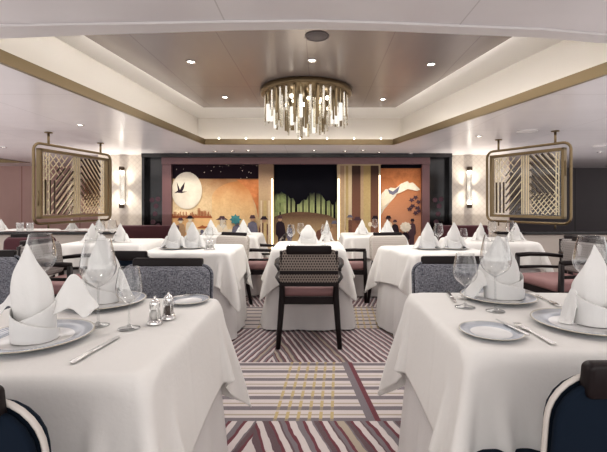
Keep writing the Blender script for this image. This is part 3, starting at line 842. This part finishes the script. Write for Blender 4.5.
# napkins
def napkin(name='napkin', h=.30, r=.06, lean=0.0, wing=.16, wl=1.0, wr=1.0, collar=True, fat=1.0, sharp=1.0, skew=0.0, nw=13, droop=True):
    """standing folded napkin: a rolled peaked column, a collar wrapped round its foot, a leaf curling down each side"""
    mb = MB(); nu = 24; nv = 12; P = []
    for i in range(nu + 1):
        a = R(-200 + 220 * i / nu) ; s = i / nu
        d = abs(s - .5 + skew * .3) * 2
        top = h * (1 - .55 * min(1, d) ** (1.25 * sharp))
        row = []
        for j in range(nv + 1):
            t = j / nv; z = top * t
            rr = r * fat * (1 - .18 * t + .25 * math.sin(PI * min(1, t * 1.2)) * .6) * (1 - .80 * max(0, t - .55) ** 1.6 * 1.6)
            zz = z / h
            rr = r * fat * (1.0 + .30 * math.sin(PI * min(1, zz * 1.25)) - .95 * max(0, zz - .55) ** 1.35 * 1.55)
            rr = max(rr, .004) * (1 + .06 * math.sin(5 * a))
            row.append(Vector((rr * math.cos(a) + lean * zz * h, rr * .62 * math.sin(a) + .012 * zz, z)))
        P.append(row)
    mb.grid(P)
    # inner fold, a little lower, gives the second edge at the tip
    P = []
    for i in range(13):
        s = i / 12; a = R(-150 + 120 * s); top = h * (.93 - .5 * abs(s - .45) * 2)
        P.append([Vector((r * .55 * fat * (1 - .7 * (t * top / h)) * math.cos(a) + lean * t * top - .004, r * .4 * math.sin(a) * (1 - .7 * t) - .004, top * t)) for t in [j / 8 for j in range(9)]])
    mb.grid(P)
    if collar:                                        # two wraps crossing at the front
        for sg, off in ((1, 0), (-1, .006)):
            P = []
            for i in range(29):
                s = i / 28; a = R(-215 + 250 * (s if sg > 0 else 1 - s))
                top = h * (.10 + .34 * s ** 1.3)
                P.append([Vector(((r * 1.20 * fat + off) * (1 + .03 * t) * math.cos(a), (r * .85 + off) * (1 + .03 * t) * math.sin(a) - .004, top * t + .001)) for t in (0, .25, .5, .75, 1)])
            mb.grid(P)
    for s, k in ((-1, wl), (1, wr)):
        if k <= 0: continue
        P = []
        for i in range(nw + 1):                       # along the wing
            t = i / nw; x = s * (r * .7 + wing * k * t); zc = h * (.44 + .15 * math.sin(PI * min(1, t * 1.5)) - .40 * t * t)
            wdt = .075 * k * (math.sin(PI * min(1, .16 + t * .86)) ** .8)
            row = []
            if not droop:
                zc = h * (.36 + .15 * math.sin(PI * min(1, t * 1.3)) - .06 * t); wdt = .125 * k * (1 - t) ** .5 * (.55 + .45 * min(1, t * 4))
            for j in range(9):
                q = j / 8 * 2 - 1
                if not droop:
                    row.append(Vector((x + s * .012 * q * q * (1 - t), .012 + .03 * t + .018 * q, max(.01, zc + q * wdt * .5)))); continue
                row.append(Vector((x + s * .02 * q * q, .022 + q * wdt * .5 - .01, max(.004, zc - .06 * q * q - abs(q) * .09 * t - .02 * (1 - t)))))
            P.append(row)
        mb.grid(P)
    o = mb.build(name, M['napkin'])
    sd = o.modifiers.new('thick', 'SOLIDIFY'); sd.thickness = .003
    sb = o.modifiers.new('sub', 'SUBSURF'); sb.levels = 1; sb.render_levels = 1
    return o
ZN = Z0 + .008
def place(o, x, y, z=ZN, rz=0, label=None, cat='napkin', group='folded white napkins'):
    o.location = (x, y, z); o.rotation_euler = (0, 0, rz); return tag(o, label, cat, group)
place(napkin(h=.295, r=.062, lean=-.14, wing=.125, fat=.80, skew=-.35, wl=1.0, wr=1.0, sharp=1.0, droop=False), -.838, 1.215, rz=R(-8), label='tall folded white napkin with curling side leaves at the left edge')
place(napkin(h=.285, r=.05, lean=0, wing=.10, fat=1.05, sharp=1.5), -.875, 1.67, label='folded white napkin fanned behind the large wine glass on near left table')
place(napkin(h=.275, r=.062, lean=0.0, wing=.06, wl=.9, wr=.9, fat=.84, sharp=.9), .968, 1.375, rz=R(4), label='pointed mitre-folded white napkin at the right edge')
place(napkin(h=.275, r=.058, lean=-.12, wing=.12, fat=1.15, wl=1.2, wr=.5, skew=-.1, sharp=1.2), .835, 1.745, label='tall folded white napkin behind two wine glasses on near right table')
small = lambda: napkin(h=.21, r=.045, wing=.09, fat=.9, nw=8, sharp=1.1)
S = Proto(small); GN = 'folded white napkins'
def sn(x, y, label, rz=0, k=1.0, z=ZN): S((x, y, z), rz, label, 'napkin', GN, k)
place(napkin(h=.19, r=.062, wing=.08, fat=1.0, sharp=2.2), -.04, 4.12, label='rounded white napkin at the middle of the centre table')
sn(.16, 4.32, 'slim cream napkin at the right of the centre table', .3, (.7, .7, 1.1))
for (x, y, lab, k) in ((-1.27, 3.68, 'left one of the two napkins on the middle left table', 1.15), (-1.11, 3.72, 'right one of the two napkins on the middle left table', 1.15),
                       (1.06, 3.66, 'left one of the two napkins on the middle right table', 1.15), (1.30, 3.66, 'right one of the two napkins on the middle right table', 1.15)):
    plate(x, y, .115, 'charger plate under the ' + lab.replace('one of the two napkins', 'napkin')); sn(x, y, lab, 0, k)
for (x, y, lab) in ((-1.34, 5.30, 'white napkin at the left of the back left table'), (-.91, 5.30, 'white napkin at the right of the back left table'),
                    (.66, 5.28, 'white napkin at the left of the back right table'), (1.0, 5.30, 'white napkin at the right of the back right table'),
                    (-2.36, 4.30, 'white napkin at the left of the left side table'), (-2.06, 4.30, 'white napkin at the right of the left side table'),
                    (1.88, 4.46, 'white napkin at the left of the right side table'), (2.27, 4.46, 'white napkin at the right of the right side table')):
    sn(x, y, lab, random.uniform(-.4, .4), .95)
for (x, lab) in ((-3.30, 'white napkin just above the partition ledge, nearest the screen centre'), (-3.72, 'white napkin above the partition ledge under the left screen'), (-4.82, 'white napkin above the partition ledge at the left edge')):
    sn(x, 6.2, lab, .3, .8)
# wine glasses
def make_glass(h, rb, rr, bowl0, name='wine_glass'):
    t = empty(name)
    pr = [(.0045, bowl0 - .004), (.012, bowl0 + .002)]
    hb = h - bowl0
    for k in range(1, 15):
        q = k / 14
        if q < .42: rad = rb * math.sin(PI / 2 * (q / .42)) ** .62
        else: rad = rb + (rr - rb) * ((q - .42) / .58) ** 1.35
        pr.append((rad, bowl0 + hb * (q ** 1.05)))
    MB().lathe(pr, 32).build('bowl', M['glass'], t)
    MB().lathe([(.0046, bowl0), (.0034, bowl0 * .8), (.0032, bowl0 * .4), (.0046, .012)], 12).build('stem', M['glass'], t)
    MB().lathe([(.0046, .014), (.012, .006), (.034, .002), (.036, 0), (0, 0)], 32).build('foot', M['glass'], t)
    MB().tube([(rr * math.cos(a), rr * math.sin(a), h) for a in [2 * PI * k / 32 for k in range(32)]], .0009, 5, closed=True).build('rim', M['glass'], t)
    return t
GB = Proto(lambda: make_glass(.295, .058, .040, .135)); GS = Proto(lambda: make_glass(.205, .043, .031, .085))
GG = 'stemmed wine glasses'
GB((-.735, 1.375, Z0), 0, 'large balloon wine glass in front of the fanned napkin, near left table', 'glass', GG)
GS((-.615, 1.345, Z0), 0, 'smaller wine glass beside the salt and pepper, near left table', 'glass', GG)
GB((-1.10, 1.62, Z0), 0, 'large wine glass behind the tall left-edge napkin', 'glass', GG)
GS((.62, 1.62, Z0), 0, 'smaller wine glass at the left of the near right table', 'glass', GG, (1.12, 1.12, 1.05))
GB((.715, 1.56, Z0), 0, 'large wine glass in front of the tall napkin, near right table', 'glass', GG)
GB((1.06, 1.52, Z0), 0, 'large wine glass behind the pointed napkin at the right edge', 'glass', GG, (1.05, 1.05, 1.0))
for (x, y, k, lab) in ((-.21, 3.98, 1, 'wine glass left of the rounded napkin on the centre table'), (.13, 4.0, 1, 'wine glass at right on the centre table'), (-.12, 4.28, 1, 'wine glass behind on the centre table'),
                       (1.22, 3.86, 1.1, 'taller wine glass behind the napkins on the middle right table'), (1.40, 3.70, .9, 'small wine glass at the right end of the middle right table'),
                       (-.99, 3.86, .9, 'wine glass behind the shakers on the middle left table'),
                       (-2.25, 4.25, 1.15, 'left wine glass on the left side table'), (-2.17, 4.35, 1.15, 'right wine glass on the left side table'),
                       (1.98, 4.40, 1.1, 'left wine glass on the right side table'), (2.18, 4.40, 1.1, 'right wine glass on the right side table'),
                       (-1.2, 5.4, 1, 'wine glass on the back left table'), (.85, 5.4, 1, 'wine glass on the back right table')):
    GS((x, y, Z0), 0, lab, 'glass', GG, k)
for (x, lab) in ((-4.45, 'left tumbler seen above the partition ledge at far left'), (-4.30, 'right tumbler seen above the partition ledge at far left')):
    o = MB().lathe([(0, 0), (.045, 0), (.055, .12), (.052, .12), (.043, .008), (0, .008)], 20).build('tumbler', M['glass']); o.location = (x, 6.1, Z0); tag(o, lab, 'glass', 'tumblers beyond the partition')
# cutlery
def make_knife():
    t = empty('table_knife')
    bl = [(-.006, .02), (-.0075, .08), (-.006, .102), (.001, .112), (.007, .104), (.008, .02)]
    MB().prism([(a, b, .003) for a, b in bl], (0, 0, .0016)).build('blade', M['silver'], t)
    hn = [(-.0055, -.10), (-.0075, -.09), (-.005, -.02), (-.006, .02), (.008, .02), (.006, -.02), (.0085, -.09), (.0055, -.10)]
    o = MB().prism([(a, b, .001) for a, b in hn], (0, 0, .006)).build('handle', M['silver'], t)
    bv = o.modifiers.new('b', 'BEVEL'); bv.width = .0015; bv.segments = 2
    return t
def make_fork():
    t = empty('table_fork')
    mb = MB()
    for k in range(4):
        x = -.0096 + k * .0064
        mb.tube([(x * .9, .060, .006), (x, .085, .004), (x, .105, .008)], [.0019, .0018, .0010], 5)
    mb.build('tines', M['silver'], t)
    o = MB().prism([(a, b, .005) for a, b in [(-.004, .02), (-.0115, .045), (-.0115, .062), (.0115, .062), (.0115, .045), (.004, .02)]], (0, 0, .0022)).build('head', M['silver'], t)
    o = MB().prism([(a, b, .002) for a, b in [(-.0075, -.095), (-.0085, -.085), (-.0035, -.02), (-.0035, .025), (.0035, .025), (.0035, -.02), (.0085, -.085), (.0075, -.095)]], (0, 0, .0035)).build('handle', M['silver'], t)
    return t
KN = Proto(make_knife); FK = Proto(make_fork); GC = 'silver cutlery'
KN((-.618, 1.145, Z0), R(-6), 'silver knife beside the front charger plate, near left table', 'cutlery', GC)
KN((.625, 1.80, Z0), R(170), 'silver knife at the far left corner of the near right table', 'cutlery', GC)
KN((.655, 1.31, Z0 + .012), R(8), 'silver butter knife lying over the bread plate, near right table', 'cutlery', GC, .82)
FK((.712, 1.28, Z0), R(3), 'silver fork between bread plate and charger, near right table', 'cutlery', GC)
FK((1.01, 1.72, Z0), R(175), 'silver fork right of the far charger, near right table', 'cutlery', GC)
KN((-.575, 1.74, Z0 + .013), R(-50), 'silver butter knife lying on the bread plate, near left table', 'cutlery', GC, .7)
# salt and pepper
def shaker(fill):
    t = empty('condiment_shaker')
    MB().lathe([(0, 0), (.026, 0), (.027, .005), (.020, .014), (.017, .018), (0, .018)], 24).build('base', M['silver'], t)
    MB().lathe([(.016, .018), (.0185, .03), (.016, .062), (.0165, .07)], 8).build('glass_body', M['glass'], t)
    MB().lathe([(0, .019), (.0145, .019), (.0145, .036), (.013, .045), (0, .045)], 14).build('filling', M[fill], t)
    MB().lathe([(.018, .068), (.018, .074), (.013, .083), (.006, .088), (.004, .090), (.005, .094), (0, .098)], 20).build('cap', M['silver'], t)
    for k in range(4):
        a = PI / 4 + k * PI / 2; MB().tube([(.021 * math.cos(a), .021 * math.sin(a), .012), (.0175 * math.cos(a), .0175 * math.sin(a), .04), (.0178 * math.cos(a), .0178 * math.sin(a), .07)], .0016, 6).build('rib', M['silver'], t)
    return t
a = shaker('salt'); a.location = (-.548, 1.395, Z0); tag(a, 'silver shaker with pale filling, left of the pair on near left table', 'shaker', 'silver condiment shakers')
b = shaker('pepper'); b.location = (-.522, 1.455, Z0); tag(b, 'silver shaker with dark filling, right of the pair on near left table', 'shaker', 'silver condiment shakers')
for x, lab in ((-.94, 'left tiny shaker on the middle left table'), (-.90, 'right tiny shaker on the middle left table')):
    c = copy_tree(a); c.location = (x, 3.60, Z0); tag(c, lab, 'shaker', 'silver condiment shakers')

# ------------------------------------------------------------------ chandelier
CH = (-.07, 4.88); ZP = ZU - .076
t = empty('chandelier', (CH[0], CH[1], ZP), 0, 'round brass chandelier hung with layered crystal rods', 'chandelier')
MB().lathe([(0, 0), (.545, 0), (.555, -.006), (.555, -.058), (.545, -.064), (0, -.064)], 64).build('mounting_plate', M['brass'], t)
BULB = emission('chandelier_bulb', (1, .9, .75), 9.0)
FR = emission('frosted_tube_light', (1, .95, .86), 1.05)
rods = []
for ring, (rad, n, L, w) in enumerate(((.50, 38, .36, .027), (.38, 28, .42, .028), (.24, 16, .46, .028), (.10, 7, .50, .028))):
    for k in range(n):
        a = 2 * PI * (k + .5 * (ring % 2)) / n + random.uniform(-.03, .03)
        rods.append((rad * math.cos(a), rad * math.sin(a), a, L * random.uniform(.72, 1.04), w))
for i, (x, y, a, L, w) in enumerate(rods):
    rot = Matrix.Rotation(a + PI / 2, 4, 'Z')
    lit = i % 6 == 4
    if lit:
        f = MB().tube([(x, y, -.064), (x, y, -.064 - L * .42)], .004, 6).build('hanging_rod', M['brass_light'], t)
        MB().box((x, y, -.064 - L * .72), (w * 1.25, w * 1.25, L * .55), rot=rot, bev=.004).build('frosted_tube', FR, f)
    else:
        f = MB().box((x, y, -.064 - L / 2), (w, .012, L), rot=rot, bev=.003).build('crystal_rod', M['crystal'] if i % 3 else M['brass'], t)
for k in range(8):
    a = 2 * PI * k / 8 + .2; rr = .30 if k % 2 else .16
    MB().lathe([(0, 0), (.016, -.008), (.022, -.028), (.014, -.045), (0, -.05)], 12, c=(rr * math.cos(a), rr * math.sin(a), -.11)).build('bulb', BULB, t)

# ------------------------------------------------------------------ hanging screens
def screen(x0, y0, x1, y1, label):
    v = Vector((x1 - x0, y1 - y0)); L = v.length; ang = math.atan2(v.y, v.x)
    t = empty('hanging_screen', ((x0 + x1) / 2, (y0 + y1) / 2, 0), ang, label, 'screen')
    zb, zt = .90, 1.985; zc = (zb + zt) / 2; hh = zt - zb
    path = [(a, 0, zc + b) for a, b in rrect(L, hh, .10, 6)]
    mb = MB(); n = len(path)
    mb.tube(path, .019, 8, closed=True); mb.build('outer_frame', M['brass'], t)
    il, ih = L - .18, hh - .17
    mb = MB()
    for s in (-1, 1): mb.box((s * il / 2, 0, zc), (.04, .07, ih + .04), bev=.006); mb.box((0, 0, zc + s * ih / 2), (il + .04, .07, .04), bev=.006)
    mb.build('inner_frame', M['brass'], t)
    MB().box((0, 0, zc), (il - .03, .012, ih - .03)).build('glass_panel', M['pane'], t)
    for s in (-1, 1):
        r = MB().tube([(s * L * .34, 0, zt), (s * L * .34, 0, ZC - .01)], .016, 8).build('hanging_rod', M['brass'], t)
        MB().lathe([(0, 0), (.05, 0), (.05, .012), (0, .012)], 16, c=(s * L * .34, 0, ZC - .014)).build('flange', M['brass'], r)
        MB().tube([(s * L * .34, 0, zb), (s * L * .34, 0, zb - .07)], .012, 8).build('lower_finial', M['brass'], t)
        MB().tube([(s * (L / 2 - .07), 0, zc + s * .2 - .1), (s * (L / 2 - .07), 0, zc + s * .2 + .1)], .012, 8).build('spacer', M['brass'], t)
    # lattice of slanted slats, clipped to the pane
    W2, H2 = il / 2 - .03, ih / 2 - .03
    def slats(x_lo, x_hi, sgn, step, w, m, name, z_lo=-9, z_hi=9, off=0):
        mb = MB(); c = -3.0 + off
        while c < 3:
            pts = []
            for k in range(41):
                xx = x_lo + (x_hi - x_lo) * k / 40; zz = sgn * xx * 1.15 + c
                if max(-H2, z_lo) < zz < min(H2, z_hi): pts.append((xx, zz))
            if len(pts) > 2:
                (a, b), (c2, d) = pts[0], pts[-1]; dl = math.hypot(c2 - a, d - b)
                mb.box(((a + c2) / 2, 0, zc + (b + d) / 2), (dl, .008, w), rot=Matrix.Rotation(-math.atan2(d - b, c2 - a), 4, 'Y'), m=None)
            c += step
        return mb.build(name, m, t)
    slats(-W2 * .95, -W2 * .10, 1, .120, .010, M['brass_light'], 'slat_lattice')
    slats(-W2 * .60, -W2 * .10, 1, .105, .020, M['brass_dark'], 'slat_lattice', z_hi=.25, off=.03)
    slats(-W2 * .95, -W2 * .35, -1, .11, .009, M['brass_light'], 'slat_lattice', z_lo=.12)
    slats(W2 * .14, W2 * .80, -1, .100, .030, M['brass_dark'], 'slat_lattice', z_lo=-.22)
    slats(W2 * .14, W2 * .95, -1, .095, .009, M['brass_light'], 'slat_lattice', off=.05)
    slats(W2 * .20, W2 * .90, 1, .070, .010, M['brass_light'], 'slat_lattice', z_hi=-.12)
    mb = MB()
    for xx in (-W2 * .90, -W2 * .78, -W2 * .66): mb.box((xx, -.006, zc - H2 * .42), (.022, .010, H2 * 1.1))
    mb.build('dark_bars', M['brass_dark'], t)
    MB().box((W2 * .02, .012, zc), (W2 * .30, .006, 2 * H2)).build('frosted_panel', M['frost'], t)
    MB().box((W2 * .55, .012, zc - .1), (W2 * .5, .006, H2)).build('smoked_panel', M['smoke'], t)
    mb = MB()
    for xx in (-W2 * .93, -W2 * .86, -W2 * .79, -.05, -.02, .02, .05, W2 * .86, W2 * .93): mb.box((xx, 0, zc), (.010, .012, 2 * H2))
    mb.build('vertical_bars', M['brass_light'], t)
    return t
screen(-3.69, 5.30, -3.40, 6.75, 'brass framed hanging glass screen with slanted lattice on the left')
screen(2.78, 6.35, 3.40, 5.25, 'brass framed hanging glass screen with slanted lattice on the right')

# ------------------------------------------------------------------ wall sconces
SG = emission('sconce_light', (1, .93, .80), 22.0)
for x, s in (((123 - CX) * 8.1 / F, 'left'), ((468.5 - CX) * 8.1 / F, 'right')):
    t = empty('wall_sconce', (x, 8.12, 0), 0, 'brass and glass tube wall sconce on the %s diamond-patterned wall' % s, 'sconce')
    zb, zt = 1.12, 1.87
    MB().box((0, -.012, (zb + zt) / 2), (.07, .02, zt - zb + .04), bev=.004).build('backplate', M['cove'], t)
    MB().lathe([(.045, zb + .08), (.045, zt - .08)], 20, c=(0, -.075, 0)).build('glass_tube', M['glass'], t)
    for z in (zb, zt):
        MB().lathe([(0, z - .04), (.05, z - .04), (.055, z), (.05, z + .04), (0, z + .04)], 20, c=(0, -.075, 0)).build('end_cap', M['brass_dark'], t)
    for z, d in ((zb + .07, 1), (zt - .07, -1)):
        MB().lathe([(0, z - .03), (.03, z - .028), (.032, z + .028), (0, z + .03)], 14, c=(0, -.075, 0)).build('lamp', SG, t)
        l = bpy.data.lights.new('sconce_beam', 'SPOT'); l.energy = 45; l.spot_size = R(100); l.spot_blend = .5; l.color = (1, .92, .8); l.shadow_soft_size = .02
        o = bpy.data.objects.new('sconce_beam', l); col.objects.link(o); o.location = (x, 7.94, z + d * .05)
        o.rotation_euler = (R(180) if d > 0 else 0, 0, 0)
        o.rotation_euler[0] += R(12) * (-1 if d > 0 else 1) * -1

# ------------------------------------------------------------------ ceiling fittings
DLM = emission('downlight_lens', (1, .96, .9), 14.0)
def make_down():
    t = empty('ceiling_downlight')
    MB().lathe([(.030, 0), (.046, 0), (.048, -.006), (.040, -.010), (.031, -.004)], 24).build('trim_ring', M['silver'], t)
    MB().lathe([(0, -.002), (.030, -.002), (.030, .002), (0, .002)], 20).build('lens', DLM, t)
    return t
DN = Proto(make_down)
def spot(loc, energy, size=110, blend=.6, aim=None, colr=(1, .95, .88), soft=.06):
    l = bpy.data.lights.new('downlight_beam', 'SPOT'); l.energy = energy; l.spot_size = R(size); l.spot_blend = blend; l.color = colr; l.shadow_soft_size = soft
    o = bpy.data.objects.new('downlight_beam', l); col.objects.link(o); o.location = loc
    if aim: o.rotation_euler = (Vector(aim) - Vector(loc)).to_track_quat('-Z', 'Y').to_euler()
    return o
for px, py, lab in ((191, 61.5, 'downlight in the taupe ceiling, near left of the chandelier'), (225, 97, 'downlight in the taupe ceiling, far left of the chandelier'),
                    (431, 64, 'downlight in the taupe ceiling, near right of the chandelier'), (383, 99, 'downlight in the taupe ceiling, far right of the chandelier'),
                    (312, 60, 'downlight in the taupe ceiling just before the chandelier')):
    x, y = on_z(px, py, ZU - .075); DN((x, y, ZU - .076), 0, lab, 'downlight', 'recessed downlights')
    spot((x, y, ZU - .11), 24, 120)
rear = [(187, 152.5), (163, 154), (215, 151), (232, 151), (248, 150), (314, 150), (345, 151), (363, 150), (379, 152), (411, 153), (438, 155)]
for i, (px, py) in enumerate(rear):
    x, y = on_z(px, py, ZC)
    DN((x, y, ZC - .001), 0, 'small downlight in the row along the top of the mural wall', 'downlight', 'downlights over the mural')
for px, py, lab in ((479, 136, 'downlight in the low ceiling beside the right screen'), (600, 152, 'downlight in the low ceiling at the right edge')):
    x, y = on_z(px, py, ZC); DN((x, y, ZC - .001), 0, lab, 'downlight', 'recessed downlights'); spot((x, y, ZC - .03), 22, 120)
for (x, y) in ((-3.0, 3.2), (3.1, 3.3), (-2.9, 5.0), (-3.0, 1.4), (3.1, 1.4), (-5.2, 4.6), (5.2, 4.6), (-5.4, 7.0), (5.6, 7.4), (-.9, .8), (.9, .8), (0, 1.7)):
    DN((x, y, ZC - .001), 0, 'recessed downlight in the low white ceiling', 'downlight', 'low ceiling downlights'); spot((x, y, ZC - .03), 24 if abs(x) > 1 else 10, 125, .8)
for px in (172, 188, 205, 225, 245, 262, 282, 306, 330, 350, 372, 392, 410):
    spot((mx(px), MY - .62, ZC - .03), 20, 75, .7, (mx(px), MY, .75), (1, .90, .72), .04)
for k in range(7):
    x = -1.55 + k * .45
    o = MB().lathe([(0, 0), (.008, 0), (.008, .02), (0, .02)], 10, c=(0, 0, 0)).build('cove_spotlight', emission('tiny_spot', (1, .95, .85), 12) if k == 0 else bpy.data.materials['tiny_spot'])
    o.location = (x, 6.665, ZC + .085); tag(o, 'tiny spotlight on the far brass ledge of the coffer', 'spotlight', 'tiny spotlights on the brass ledge')
M['grille'] = plain('grey_grille', (.22, .2, .2), .6)
def grille(px, py, z, r, nm, lab, mat, cat='speaker'):
    x, y = on_z(px, py, z); t = empty(nm, (x, y, z - .001), 0, lab, cat)
    MB().lathe([(r * .9, 0), (r, 0), (r, -.006), (r * .9, -.009), (r * .88, -.003)], 28).build('trim_ring', mat, t)
    MB().lathe([(0, -.004), (r * .88, -.004), (r * .88, 0), (0, 0)], 28).build('grille', mat, t)
grille(317, 36, ZU - .075, .10, 'ceiling_speaker', 'round speaker grille in the taupe ceiling', M['grille'])
grille(527, 131, ZC, .13, 'ceiling_speaker', 'flat round speaker in the low ceiling above the right screen', M['bezel'])
grille(599, 146, ZC, .10, 'smoke_detector', 'round detector in the low ceiling at the right edge', M['bezel'], 'detector')

# ------------------------------------------------------------------ light and camera
def area(loc, size, energy, colr=(1, .96, .92), rot=(0, 0, 0), sy=None):  # unseen lamps with no fixture, added as fill
    l = bpy.data.lights.new('fill_light', 'AREA'); l.energy = energy; l.size = size; l.color = colr
    if sy: l.shape = 'RECTANGLE'; l.size_y = sy
    o = bpy.data.objects.new('fill_light', l); col.objects.link(o); o.location = loc; o.rotation_euler = rot; return o
l = bpy.data.lights.new('chandelier_glow', 'POINT'); l.energy = 5; l.color = (1, .90, .74); l.shadow_soft_size = .25
o = bpy.data.objects.new('chandelier_glow', l); col.objects.link(o); o.location = (CH[0], CH[1], 1.85)
area((0, 4.2, 2.5), 3.0, 55, sy=3.4)
area((-4.4, 5, 2.1), 3.5, 40, sy=5); area((4.4, 5, 2.1), 3.5, 36, sy=5)
area((-5.2, 4.6, .95), 5.5, 75, rot=(PI, 0, 0), sy=8, colr=(1, .97, .97)); area((5.2, 4.6, .95), 5.5, 75, rot=(PI, 0, 0), sy=8, colr=(1, .97, .97))  # face up, added to brighten the low ceiling
area((0, 6.9, .9), 6, 12, rot=(PI, 0, 0), sy=1.2)
area((0, -1.5, 1.6), 6, 30, rot=(R(75), 0, 0), sy=2.2)
w = bpy.data.worlds.new('World'); scene.world = w; w.use_nodes = True
bg = w.node_tree.nodes['Background']; bg.inputs[0].default_value = (1, .97, .95, 1); bg.inputs[1].default_value = 1.25

cam = bpy.data.cameras.new('Camera'); cam.sensor_width = 36; cam.lens = F / 607 * 36
cam.shift_x = -(CX - 303.5) / 607; cam.shift_y = -(226 - CY) / 607
cam.clip_start = .05
co = bpy.data.objects.new('Camera', cam); col.objects.link(co); co.location = (0, 0, H); co.rotation_euler = (R(90), 0, 0)
scene.camera = co
scene.view_settings.view_transform = 'Standard'
scene.view_settings.look = 'Medium High Contrast'
scene.view_settings.exposure = -.14
scene.cycles.use_denoising = True
scene.cycles.max_bounces = 8; scene.cycles.transparent_max_bounces = 24
scene.cycles.sample_clamp_indirect = 4
scene.cycles.caustics_reflective = False; scene.cycles.caustics_refractive = False
